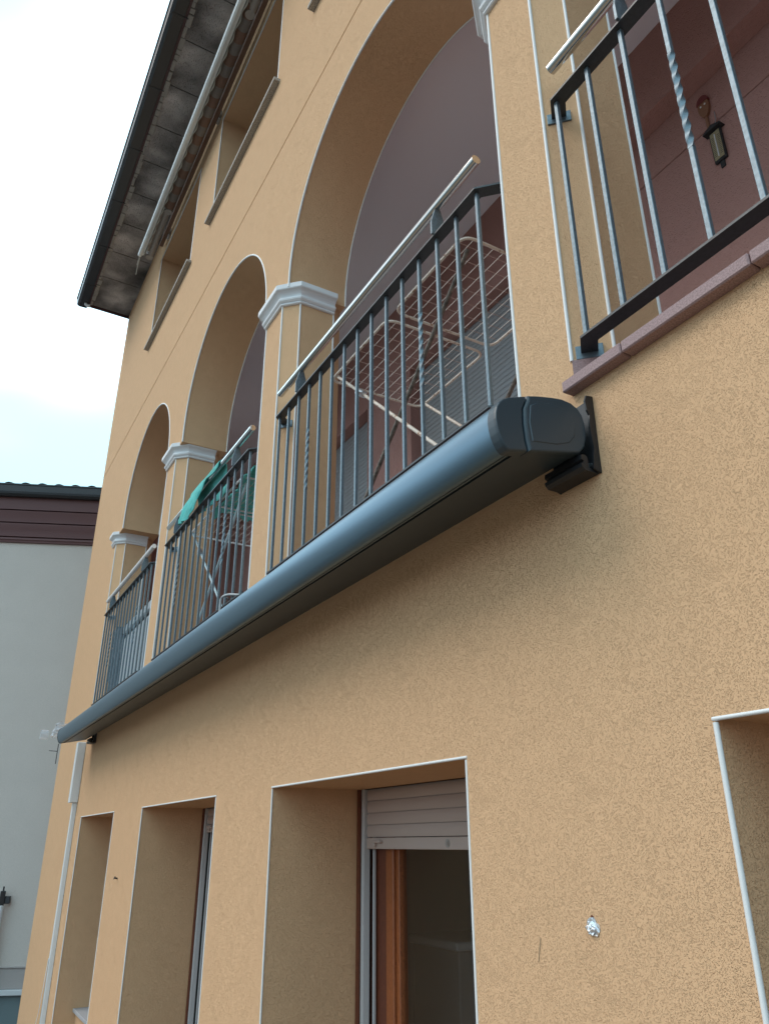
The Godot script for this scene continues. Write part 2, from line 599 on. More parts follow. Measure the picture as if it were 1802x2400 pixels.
func build_house() -> void:
	var H := thing("arcaded_house", "ochre rendered house with arched loggia above deep door openings", "house")
	# --- ground storey: solid cells between the openings
	var w := MB.new()
	var xs := [LEFT]
	for i in [2, 1, 0, 3]:
		xs.append(DOORS[i][0]); xs.append(DOORS[i][1])
	xs.append(RIGHT)
	for k in range(0, xs.size(), 2):
		w.box(Vector3(xs[k], -1.2, -REVEAL), Vector3(xs[k + 1], LINTEL, 0))
	w.box(Vector3(LEFT, LINTEL, -REVEAL), Vector3(RIGHT, FLOOR2 + 0.035, 0))
	part("lower_wall", w, M.stucco, H)
	# --- arcade storey
	var a := MB.new()
	for k in ARCH:
		var f := arch_points(k, 0.0)
		var b := arch_points(k, -DEPTH)
		for i in f.size() - 1:
			var n0 := Vector3(k[0] - f[i].x, k[2] - maxf(f[i].y, k[2]), 0).normalized()
			var n1 := Vector3(k[0] - f[i + 1].x, k[2] - maxf(f[i + 1].y, k[2]), 0).normalized()
			a.squad(f[i], f[i + 1], b[i + 1], b[i], n0, n1, n1, n0)
			if f[i].x < f[i + 1].x - 1e-5:
				for z in [0.0, -DEPTH]:
					a.quad(Vector3(f[i].x, f[i].y, z), Vector3(f[i + 1].x, f[i + 1].y, z), Vector3(f[i + 1].x, GROOVE - 0.008, z), Vector3(f[i].x, GROOVE - 0.008, z), Vector3(0, 0, 1.0 if z == 0.0 else -1.0))
	var cuts := [[LEFT, ARCH[3][0] - ARCH[3][1]], [ARCH[3][0] + ARCH[3][1], ARCH[2][0] - ARCH[2][1]], [ARCH[2][0] + ARCH[2][1], ARCH[1][0] - ARCH[1][1]], [ARCH[1][0] + ARCH[1][1], ARCH[0][0] - ARCH[0][1]], [ARCH[0][0] + ARCH[0][1], RIGHT]]
	for c in cuts:
		for z in [0.0, -DEPTH]:
			a.quad(Vector3(c[0], SPRING, z), Vector3(c[1], SPRING, z), Vector3(c[1], GROOVE - 0.008, z), Vector3(c[0], GROOVE - 0.008, z), Vector3(0, 0, 1.0 if z == 0.0 else -1.0))
		a.quad(Vector3(c[0], SPRING, 0), Vector3(c[1], SPRING, 0), Vector3(c[1], SPRING, -DEPTH), Vector3(c[0], SPRING, -DEPTH), Vector3.DOWN)
	a.quad(Vector3(LEFT, GROOVE - 0.008, 0), Vector3(RIGHT, GROOVE - 0.008, 0), Vector3(RIGHT, GROOVE - 0.008, -DEPTH), Vector3(LEFT, GROOVE - 0.008, -DEPTH), Vector3.UP)
	a.quad(Vector3(LEFT, SPRING, 0), Vector3(LEFT, SPRING, -DEPTH), Vector3(LEFT, GROOVE - 0.008, -DEPTH), Vector3(LEFT, GROOVE - 0.008, 0), Vector3.LEFT)
	var aw := part("arch_wall", a, M.stucco, H)
	for k in ARCH:
		bead(arch_points(k, -0.002, -0.002), aw, 0.0075)
		bead(arch_points(k, -DEPTH + 0.002, -0.002), aw, 0.0055)
	# groove strip, set back
	var gs := MB.new()
	gs.box(Vector3(LEFT + 0.015, GROOVE - 0.009, -DEPTH + 0.015), Vector3(RIGHT - 0.01, GROOVE + 0.009, -0.016))
	part("groove_strip", gs, M.stucco, H)
	# --- piers
	for p in PIERS: build_pier(H, p[0], p[1])
	build_pier(H, 0.77 + 0.09, 1.15)
	# end wall of the arcade with one chamfered corner
	var e := MB.new()
	var pl := PackedVector2Array([Vector2(LEFT, 0), Vector2(END_PIER, 0), Vector2(END_PIER + CH, -CH), Vector2(END_PIER + CH, -DEPTH + CH), Vector2(END_PIER, -DEPTH), Vector2(LEFT, -DEPTH)])
	e.extrude(pl, Vector3(0, FLOOR2 + 0.035, 0), Vector3.RIGHT, Vector3.BACK, Vector3(0, SPRING - FLOOR2 - 0.035, 0), 10.0)
	var ep := part("end_wall", e, M.stucco, H)
	capital(ep, [Vector2(END_PIER - 0.16, 0), Vector2(END_PIER, 0), Vector2(END_PIER + CH, -CH), Vector2(END_PIER + CH, -DEPTH + CH)])
	for q in [[END_PIER, 0.0], [END_PIER + CH, -CH], [END_PIER + CH, -DEPTH + CH]]:
		bead(PackedVector3Array([Vector3(q[0], FLOOR2 + 0.11, q[1]), Vector3(q[0], 5.13, q[1])]), ep)
	# right end wall of the arcade
	var e2 := MB.new()
	e2.box(Vector3(1.24, FLOOR2 + 0.035, -DEPTH), Vector3(RIGHT, SPRING, 0))
	part("end_wall", e2, M.stucco, H)
	# --- upper storey
	var u := MB.new()
	var ux := [LEFT]
	for i in [2, 1, 0]:
		ux.append(UPWIN[i][0]); ux.append(UPWIN[i][1])
	ux.append(RIGHT)
	u.box(Vector3(LEFT, GROOVE + 0.008, -DEPTH), Vector3(RIGHT, 7.78, 0))
	for k in range(0, ux.size(), 2):
		u.box(Vector3(ux[k], 7.78, -DEPTH), Vector3(ux[k + 1], 9.27, 0))
	u.box(Vector3(LEFT, 9.27, -DEPTH), Vector3(RIGHT, SOFFIT + 0.02, 0))
	part("upper_wall", u, M.stucco, H)
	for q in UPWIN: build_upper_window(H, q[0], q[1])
	# side and back of the house
	var sd := MB.new()
	sd.box(Vector3(LEFT, -1.2, -6.0), Vector3(LEFT + 0.3, FLOOR2 + 0.03, -REVEAL))
	sd.box(Vector3(LEFT, FLOOR2 + 0.03, -6.0), Vector3(LEFT + 0.3, SOFFIT, -DEPTH))
	sd.box(Vector3(RIGHT - 0.3, -1.2, -6.0), Vector3(RIGHT, FLOOR2 + 0.03, -REVEAL))
	sd.box(Vector3(RIGHT - 0.3, FLOOR2 + 0.03, -6.0), Vector3(RIGHT, SOFFIT, -DEPTH))
	sd.box(Vector3(LEFT, -1.2, -6.3), Vector3(RIGHT, SOFFIT, -6.0))
	part("side_wall", sd, M.stucco, H)
	# --- loggia
	var fl := MB.new()
	fl.box(Vector3(LEFT + 0.31, 2.75, -5.9), Vector3(RIGHT - 0.31, FLOOR2 + 0.03, -REVEAL - 0.002))
	part("loggia_floor", fl, M.loggia_tile, H)
	var ce := MB.new()
	ce.box(Vector3(LEFT + 0.31, 6.54, -5.9), Vector3(RIGHT - 0.31, 6.80, -DEPTH - 0.002))
	part("loggia_ceiling", ce, M.mauve, H)
	build_loggia_back(H)
	# sills along the loggia openings
	for r in [[-1.455, 0.87], [-3.99, -1.68], [-6.56, -4.26], [-9.15, -6.84]]:
		var cutx := [0.0, 0.0, 0.0, 0.0]
		cutx = [r[0], r[0] + 0.24, r[0] + 0.65, r[1]]
		var n := 3
		for k in n:
			var s := MB.new()
			var x0: float = cutx[k] + (0.0 if k == 0 else 0.0015)
			var x1: float = cutx[k + 1] - (0.0 if k == n - 1 else 0.0015)
			s.cbox(Vector3(x0, 3.050, -0.46), Vector3(x1, 3.088, 0.042), 0.004)
			part("stone_sill", s, M.sill, H)
	# --- doors
	for i in DOORS.size():
		build_door(H, i)
	build_roof(H)

func offset_path(path: Array, d: float) -> Array:
	# offsets a plan polyline to its outer side (left of travel points to +z first)
	var out := []
	for i in path.size():
		var nrm := Vector2.ZERO
		var n0 := Vector2.ZERO
		if i > 0:
			var e: Vector2 = (path[i] - path[i - 1]).normalized()
			n0 = Vector2(-e.y, e.x)
			nrm += n0
		if i < path.size() - 1:
			var e: Vector2 = (path[i + 1] - path[i]).normalized()
			var n1 := Vector2(-e.y, e.x)
			nrm += n1
			if n0 == Vector2.ZERO: n0 = n1
		nrm = nrm.normalized()
		out.append(path[i] + nrm * (d / maxf(nrm.dot(n0), 0.3)))
	return out

func capital(parent: Node, path: Array) -> void:
	# path runs left to right seen from the front, in (x, z)
	var prof := [[0.000, 5.128], [0.012, 5.128], [0.018, 5.133], [0.019, 5.140], [0.014, 5.145], [0.022, 5.149], [0.031, 5.158], [0.034, 5.168], [0.031, 5.177], [0.022, 5.184], [0.020, 5.192], [0.024, 5.202], [0.034, 5.214], [0.047, 5.223], [0.056, 5.226], [0.060, 5.230], [0.062, 5.234], [0.062, 5.268], [0.058, 5.272], [0.000, 5.276]]
	var m := MB.new()
	var rows := []
	for q in prof:
		var row := PackedVector3Array()
		for p in offset_path(path, q[0]): row.append(Vector3(p.x, q[1], p.y))
		rows.append(row)
	for i in rows.size() - 1:
		for j in path.size() - 1:
			var a: Vector3 = rows[i][j]
			var nn: Vector3 = (rows[i][j + 1] - a).cross(rows[i + 1][j] - a).normalized()
			m.quad(a, rows[i][j + 1], rows[i + 1][j + 1], rows[i + 1][j], nn)
	for j in [0, path.size() - 1]:
		var ring := PackedVector3Array()
		var p2 := PackedVector2Array()
		for i in rows.size():
			ring.append(rows[i][j])
			p2.append(Vector2(prof[i][0], prof[i][1]))
		var t := Geometry2D.triangulate_polygon(p2)
		var dir: Vector2 = (path[0] - path[1]).normalized() if j == 0 else (path[j] - path[j - 1]).normalized()
		for i in range(0, t.size(), 3):
			var nn := Vector3(dir.x, 0, dir.y)
			m.tri(ring[t[i]], ring[t[i + 1]], ring[t[i + 2]], nn, nn, nn)
	part("capital", m, M.capital, parent)

func build_pier(H: Node, x0: float, x1: float) -> void:
	var m := MB.new()
	var pl := PackedVector2Array([Vector2(x0, 0), Vector2(x1, 0), Vector2(x1 + CH, -CH), Vector2(x1 + CH, -DEPTH + CH), Vector2(x1, -DEPTH), Vector2(x0, -DEPTH), Vector2(x0 - CH, -DEPTH + CH), Vector2(x0 - CH, -CH)])
	m.extrude(pl, Vector3(0, FLOOR2 + 0.035, 0), Vector3.RIGHT, Vector3.BACK, Vector3(0, SPRING - FLOOR2 - 0.035, 0), 10.0)
	var p := part("pier", m, M.stucco, H)
	capital(p, [Vector2(x0 - CH, -DEPTH + CH), Vector2(x0 - CH, -CH), Vector2(x0, 0), Vector2(x1, 0), Vector2(x1 + CH, -CH), Vector2(x1 + CH, -DEPTH + CH)])
	for q in [[x0, 0.0], [x1, 0.0], [x0 - CH, -CH], [x1 + CH, -CH], [x1 + CH, -DEPTH + CH], [x0 - CH, -DEPTH + CH]]:
		bead(PackedVector3Array([Vector3(q[0], FLOOR2 + 0.12, q[1]), Vector3(q[0], 5.13, q[1])]), p)
	# stone foot on the chamfers and sides
	var sk := MB.new()
	for s in [1.0, -1.0]:
		var bx: float = x1 if s > 0 else x0
		var path := [Vector2(bx, 0), Vector2(bx + s * CH, -CH), Vector2(bx + s * CH, -DEPTH + CH)]
		for k in 2:
			var a: Vector2 = path[k]
			var b: Vector2 = path[k + 1]
			var e := (b - a).normalized()
			var nn: Vector2 = Vector2(-e.y, e.x) * float(s)
			var c: Vector2 = (a + b) * 0.5 + nn * 0.004
			sk.obox(Vector3(c.x, 3.128, c.y), Vector3(e.x, 0, e.y) * (a.distance_to(b) * 0.5), Vector3(0, 0.04, 0), Vector3(nn.x, 0, nn.y) * 0.004)
	part("stone_foot", sk, M.sill, p)

func build_upper_window(H: Node, x0: float, x1: float) -> void:
	var wdw := sub("window", H)
	var s := MB.new()
	s.cbox(Vector3(x0 - 0.08, 7.782, -0.36), Vector3(x1 + 0.06, 7.816, 0.055), 0.003)
	part("stone_sill", s, M.travertine, wdw)
	var f := MB.new()
	f.box(Vector3(x0, 7.812, -0.42), Vector3(x0 + 0.05, 9.268, -0.36))
	f.box(Vector3(x1 - 0.05, 7.812, -0.42), Vector3(x1, 9.268, -0.36))
	f.box(Vector3(x0 + 0.05, 9.2, -0.42), Vector3(x1 - 0.05, 9.268, -0.36))
	f.box(Vector3(x0 + 0.05, 7.812, -0.42), Vector3(x1 - 0.05, 7.88, -0.36))
	f.box(Vector3((x0 + x1) * 0.5 - 0.04, 7.88, -0.42), Vector3((x0 + x1) * 0.5 + 0.04, 9.2, -0.36))
	part("frame", f, M.darkwood, wdw)
	for k in 2:
		var g := MB.new()
		var a: float = x0 + 0.05 if k == 0 else (x0 + x1) * 0.5 + 0.04
		var b: float = (x0 + x1) * 0.5 - 0.04 if k == 0 else x1 - 0.05
		g.box(Vector3(a, 7.88, -0.395), Vector3(b, 9.2, -0.39))
		part("pane", g, M.glass, wdw)
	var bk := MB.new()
	bk.box(Vector3(x0, 7.5, -0.9), Vector3(x1, 9.5, -0.88))  # dark brown sheet standing for the unlit room behind the panes
	part("unlit_room_sheet", bk, M.darkwood, wdw)
	bead(PackedVector3Array([Vector3(x0, 7.812, -0.001), Vector3(x0, 9.27, -0.001), Vector3(x1, 9.27, -0.001), Vector3(x1, 7.812, -0.001)]), wdw, 0.0065)

func shutter(parent: Node, x0: float, x1: float, y0: float, y1: float, z: float, pitch: float, m: Material) -> void:
	# curtain of slightly bowed slats with gaps between
	var pr := PackedVector2Array()
	var h := pitch - 0.0035
	for i in 7:
		var t := float(i) / 6.0
		pr.append(Vector2(0.0045 * sin(PI * t), h * t))
	pr.append(Vector2(-0.008, h)); pr.append(Vector2(-0.008, 0))
	var mb := MB.new()
	mb.extrude(pr, Vector3.ZERO, Vector3.BACK, Vector3.UP, Vector3(x1 - x0, 0, 0), 30.0)
	var me := mb.mesh()
	var y := y1 - pitch
	while y > y0 - pitch * 0.5:
		share("shutter_slat", me, m, parent, Vector3(x0, y, z))
		y -= pitch
	var bk := MB.new()
	bk.box(Vector3(x0, y0, z - 0.012), Vector3(x1, y1, z - 0.009))
	part("shutter_backing", bk, m, parent)

func build_loggia_back(H: Node) -> void:
	var zb := -1.6
	var m := MB.new()
	# openings: [x0, x1, top, recess z]
	var ops := [[-7.35, -5.72, 5.72], [-4.93, -3.25, 5.72], [-2.85, -0.1, 5.95]]
	var xs := [LEFT + 0.31]
	for o in ops:
		xs.append(o[0]); xs.append(o[1])
	xs.append(RIGHT - 0.31)
	for k in range(0, xs.size(), 2):
		m.box(Vector3(xs[k], FLOOR2 + 0.031, zb - 0.14), Vector3(xs[k + 1], 6.539, zb))
	for o in ops:
		m.box(Vector3(o[0], o[2], zb - 0.14), Vector3(o[1], 6.539, zb))
	part("loggia_wall", m, M.maroon, H)
	for k in 2:
		var o: Array = ops[k]
		var s := sub("roller_shutter", H)
		shutter(s, o[0] + 0.02, o[1] - 0.02, FLOOR2 + 0.04, o[2] - 0.002, zb - 0.115, 0.044, M.slatgrey)
		var b := MB.new()
		b.box(Vector3(o[0], FLOOR2 + 0.04, zb - 0.16), Vector3(o[1], o[2] + 0.1, zb - 0.15))
		part("backing", b, M.slatgrey, s)
	# panelled recess at the right
	var o2: Array = ops[2]
	var rp := sub("recess_panelling", H)
	var ys := [FLOOR2 + 0.04, 4.35, 5.618, 6.0]
	for k in 3:
		var b := MB.new()
		b.cbox(Vector3(o2[0] - 0.01, ys[k] + 0.003, zb - 0.2), Vector3(o2[1] + 0.01, ys[k + 1] - 0.003, zb - 0.14), 0.006)
		part("panel", b, M.maroon, rp)
	var bk := MB.new()
	bk.box(Vector3(o2[0], FLOOR2 + 0.04, zb - 0.25), Vector3(o2[1], 6.1, zb - 0.21))
	part("backing", bk, M.maroon, rp)
	# end walls of the loggia
	for ex in [-9.9, 1.6]:
		var e := MB.new()
		e.box(Vector3(ex, FLOOR2 + 0.031, -1.6), Vector3(ex + 0.3, 6.539, -DEPTH))
		part("loggia_side_wall", e, M.maroon, H)

func build_door(H: Node, i: int) -> void:
	var x0: float = DOORS[i][0]
	var x1: float = DOORS[i][1]
	var d := sub("window" if i == 2 else "door", H)
	# corner beads round the opening
	bead(PackedVector3Array([Vector3(x0, -1.0, -0.001), Vector3(x0, LINTEL - 0.008, -0.001)]), d, 0.0065 if i == 3 else 0.0048)
	bead(PackedVector3Array([Vector3(x1, -1.0, -0.001), Vector3(x1, LINTEL - 0.008, -0.001)]), d, 0.0048)
	bead(PackedVector3Array([Vector3(x0 - 0.006, LINTEL, -0.001), Vector3(x1 + 0.006, LINTEL, -0.001)]), d, 0.005)
	var z := -REVEAL
	# shutter guides
	for s in [0, 1]:
		var gx: float = x0 + 0.004 if s == 0 else x1 - 0.044
		var w := MB.new()
		w.box(Vector3(gx, -0.1, z - 0.001), Vector3(gx + 0.022 if s == 0 else gx + 0.04, LINTEL, z + 0.012))
		part("wood_trim", w, M.darkwood, d)
		var g := MB.new()
		var a := x0 + 0.03 if s == 0 else x1 - 0.056
		g.cbox(Vector3(a, -0.1, z - 0.036), Vector3(a + 0.026, LINTEL, z + 0.0), 0.002)
		g.cbox(Vector3(a + (0.036 if s == 0 else -0.02), -0.1, z - 0.06), Vector3(a + (0.046 if s == 0 else -0.012), LINTEL, z - 0.045), 0.002)
		part("shutter_guide", g, M.guide, d)
	# lowered part of the roller shutter
	var low: float = [1.826, 1.93, 1.8, 1.5][i]
	var sh := sub("roller_shutter", d)
	shutter(sh, x0 + 0.062, x1 - 0.062, low, LINTEL, z - 0.018, 0.0562, M.slat)
	var bar := MB.new()
	bar.cbox(Vector3(x0 + 0.062, low - 0.055, z - 0.03), Vector3(x1 - 0.062, low - 0.004, z - 0.012), 0.003)
	var bb := part("bottom_bar", bar, M.slat, sh)
	for q in [0.13, 0.72]:
		var st := MB.new()
		var cx: float = x0 + 0.062 + q
		if q < 0.5:
			st.cbox(Vector3(cx - 0.035, low - 0.028, z - 0.013), Vector3(cx + 0.035, low - 0.016, z + 0.008), 0.003)
			st.cbox(Vector3(cx - 0.035, low - 0.045, z - 0.013), Vector3(cx - 0.025, low - 0.028, z + 0.004), 0.002)
		else:
			for ring in 3:
				st.tube(PackedVector3Array([Vector3(cx, low - 0.03, z - 0.012), Vector3(cx, low - 0.03, z - 0.0105 + 0.0025 * (2 - ring))]), 0.0075 + 0.005 * ring, 16)
		part("stopper" if q < 0.5 else "vent_rosette", st, M.slat if q < 0.5 else M.awngrey, bb)
	# wooden frame, sash and glass
	var zf := z - 0.07
	var y0 := -0.1 if i != 2 else 0.42
	var fr := MB.new()
	fr.cbox(Vector3(x0, y0, zf - 0.07), Vector3(x0 + 0.17, 2.2, zf), 0.004)
	fr.cbox(Vector3(x1 - 0.17, y0, zf - 0.07), Vector3(x1, 2.2, zf), 0.004)
	fr.cbox(Vector3(x0 + 0.17, 2.06, zf - 0.07), Vector3(x1 - 0.17, 2.2, zf), 0.004)
	part("frame", fr, M.darkwood, d)
	var mid := x0 + 1.08
	for s in [0, 1]:
		var a: float = x0 + 0.172 if s == 0 else mid + 0.002
		var b: float = mid - 0.002 if s == 0 else x1 - 0.172
		var sa := sub("sash", d)
		var st := MB.new()
		for e in [[a, a + 0.10], [b - 0.10, b]]:
			st.cbox(Vector3(e[0], y0, zf - 0.055), Vector3(e[1] - 0.03 if e[0] == a else e[1], 2.058, zf + 0.012), 0.005)
			if e[0] == a: st.cbox(Vector3(e[1] - 0.03, y0 + 0.1, zf - 0.05), Vector3(e[1], 1.99, zf - 0.004), 0.004)
		st.cbox(Vector3(a + 0.1, y0, zf - 0.055), Vector3(b - 0.1, y0 + 0.12, zf + 0.012), 0.005)
		st.cbox(Vector3(a + 0.1, 1.97, zf - 0.055), Vector3(b - 0.1, 2.058, zf + 0.012), 0.005)
		part("sash_frame", st, M.wood, sa)
		var g := MB.new()
		g.box(Vector3(a + 0.09, y0 + 0.1, zf - 0.032), Vector3(b - 0.09, 1.98, zf - 0.026))
		part("pane", g, M.glass, sa)
	# room behind
	var rm := MB.new()
	var ra: float = x0 - (0.56 if i == 0 else 0.25)
	var rb := x1 + 0.25
	rm.box(Vector3(ra, -0.3, -3.2), Vector3(rb, 2.7, -3.15))
	rm.box(Vector3(ra - 0.03, -0.3, -3.2), Vector3(ra, 2.7, -REVEAL - 0.002))
	rm.box(Vector3(rb, -0.3, -3.2), Vector3(rb + 0.03, 2.7, -REVEAL - 0.002))
	rm.box(Vector3(ra, 2.7, -3.2), Vector3(rb, 2.74, -REVEAL - 0.002))
	rm.box(Vector3(ra, -0.34, -3.2), Vector3(rb, -0.3, -REVEAL - 0.002))
	part("room", rm, M.inner, d)
	if i == 0:
		var ct := MB.new()
		ct.cbox(Vector3(x0 - 0.55, 1.275, -1.75), Vector3(x0 - 0.06, 1.315, -1.1), 0.008)  # added slab indoors, stands for the pale ledge mirrored in the glass
		part("ledge_reflection_slab", ct, M.white, d)
		var cb := MB.new()
		cb.cbox(Vector3(x0 - 0.55, -0.3, -1.72), Vector3(x0 - 0.09, 1.274, -1.13), 0.006)  # added block under the slab, part of the made-up mirrored ledge
		part("ledge_reflection_base", cb, M.slatgrey, d)
	# curtain in folds
	if i != 2:
		var g2 := []
		for k in 70:
			var t := float(k) / 69.0
			var row := PackedVector3Array()
			for yy in [-0.2, 1.0, 2.4]:
				row.append(Vector3(lerpf(x0 + 0.30, x1 - 0.05, t), yy, (-0.86 if i != 0 else -2.0) + 0.035 * sin(t * 70.0 + 1.3 * sin(t * 9.0)) + 0.02 * sin(t * 23.0)))
			g2.append(row)
		var c := MB.new()
		c.grid(g2, 0.004)
		part("curtain", c, M.curtain, d)
	else:
		# low parapet with a stone window sill inside the opening
		var pw := MB.new()
		pw.box(Vector3(x0, -1.2, -REVEAL), Vector3(x1, 0.335, -0.2))
		part("parapet", pw, M.stucco, d)
		var sl := MB.new()
		sl.cbox(Vector3(x0 + 0.002, 0.336, -REVEAL), Vector3(x1 - 0.002, 0.366, -0.172), 0.003)
		part("stone_sill", sl, M.greysill, d)

func build_roof(H: Node) -> void:
	var R := sub("roof", H)
	var edge := 0.6
	# concrete planks
	var joints := [-11.12, -10.317, -9.68, -9.03, -8.40, -7.79, -7.19, -6.565, -5.945, -5.32, -4.70, -4.08, -3.46, -2.84, -2.22, -1.6, -0.98, -0.36, 0.26, 0.88, 1.5, 2.12, 2.6]
	for k in joints.size() - 1:
		var p := MB.new()
		var dy := 0.003 * sin(k * 12.7)
		p.cbox(Vector3(joints[k] + 0.004, SOFFIT + dy, -0.2), Vector3(joints[k + 1] - 0.004, SOFFIT + 0.06, edge), 0.004)
		part("soffit_plank", p, M.plank, R)
	# ragged mortar along the front edge of the planks
	var rng := RandomNumberGenerator.new()
	rng.seed = 5
	var mo := MB.new()
	var x := -11.1
	while x < 2.5:
		var l := rng.randf_range(0.05, 0.16)
		mo.cbox(Vector3(x, SOFFIT - rng.randf_range(0.006, 0.022), edge - rng.randf_range(0.005, 0.04)), Vector3(x + l, SOFFIT + 0.05, edge + 0.022), 0.004)
		x += l + rng.randf_range(0.0, 0.02)
	part("mortar_edge", mo, M.mortar, R)
	# dark boards and gutter
	var fb := MB.new()
	fb.cbox(Vector3(-11.13, SOFFIT - 0.012, edge + 0.023), Vector3(2.6, SOFFIT + 0.16, edge + 0.05), 0.004)
	fb.cbox(Vector3(-11.15, SOFFIT - 0.035, -0.43), Vector3(-11.122, SOFFIT + 0.16, edge + 0.05), 0.004)
	part("fascia_board", fb, M.brownpaint, R)
	var gu := MB.new()
	var gp := PackedVector2Array([Vector2(edge + 0.052, SOFFIT + 0.10), Vector2(edge + 0.052, SOFFIT - 0.03), Vector2(edge + 0.17, SOFFIT - 0.035), Vector2(edge + 0.205, SOFFIT - 0.01), Vector2(edge + 0.215, SOFFIT + 0.085), Vector2(edge + 0.228, SOFFIT + 0.09), Vector2(edge + 0.228, SOFFIT + 0.1), Vector2(edge + 0.205, SOFFIT + 0.1), Vector2(edge + 0.197, SOFFIT - 0.006), Vector2(edge + 0.167, SOFFIT - 0.029), Vector2(edge + 0.058, SOFFIT - 0.024), Vector2(edge + 0.058, SOFFIT + 0.10)])
	gu.extrude(gp, Vector3(-11.2, 0, 0), Vector3.BACK, Vector3.UP, Vector3(13.8, 0, 0), 20.0)
	var cap := PackedVector2Array([Vector2(edge + 0.052, SOFFIT + 0.10), Vector2(edge + 0.052, SOFFIT - 0.03), Vector2(edge + 0.17, SOFFIT - 0.035), Vector2(edge + 0.205, SOFFIT - 0.01), Vector2(edge + 0.22, SOFFIT + 0.1)])
	gu.extrude(cap, Vector3(-11.205, 0, 0), Vector3.BACK, Vector3.UP, Vector3(0.008, 0, 0), 10.0)
	var go := part("gutter", gu, M.gutter, R)
	for k in 14:
		var b := MB.new()
		var bx := -10.6 + k * 0.98
		b.cbox(Vector3(bx, SOFFIT - 0.038, edge + 0.05), Vector3(bx + 0.025, SOFFIT - 0.0305, edge + 0.19), 0.002)
		b.tube(PackedVector3Array([Vector3(bx + 0.012, SOFFIT - 0.01, edge + 0.05), Vector3(bx + 0.012, SOFFIT - 0.02, edge + 0.01)]), 0.006, 6)
		part("bracket", b, M.gutter, go)
	# short pale overflow spout at the gutter end
	var sp := MB.new()
	sp.tube(PackedVector3Array([Vector3(-11.08, SOFFIT + 0.02, edge + 0.09), Vector3(-11.08, SOFFIT - 0.045, edge + 0.085), Vector3(-11.07, SOFFIT - 0.068, edge + 0.06), Vector3(-11.06, SOFFIT - 0.072, edge + 0.02)]), 0.026, 12)
	part("spout", sp, M.white, R)
	# tiled slope behind the gutter
	var ro := MB.new()
	var pitch := 0.30
	ro.quad(Vector3(-11.2, SOFFIT + 0.14, edge + 0.12), Vector3(2.6, SOFFIT + 0.14, edge + 0.12), Vector3(2.6, SOFFIT + 0.14 + 4 * pitch, edge - 3.9), Vector3(-11.2, SOFFIT + 0.14 + 4 * pitch, edge - 3.9), Vector3(0, 1, pitch).normalized())
	ro.quad(Vector3(-11.2, SOFFIT + 0.07, -6.5), Vector3(2.6, SOFFIT + 0.07, -6.5), Vector3(2.6, SOFFIT + 0.14 + 4 * pitch, edge - 3.9), Vector3(-11.2, SOFFIT + 0.14 + 4 * pitch, edge - 3.9), Vector3(0, 1, -pitch).normalized())
	ro.tri(Vector3(-11.1, SOFFIT + 0.08, edge), Vector3(-11.1, SOFFIT + 0.1, -6.3), Vector3(-11.1, SOFFIT + 0.1 + 4 * pitch, edge - 3.9), Vector3.LEFT, Vector3.LEFT, Vector3.LEFT)
	part("tile_slope", ro, M.tile, R)

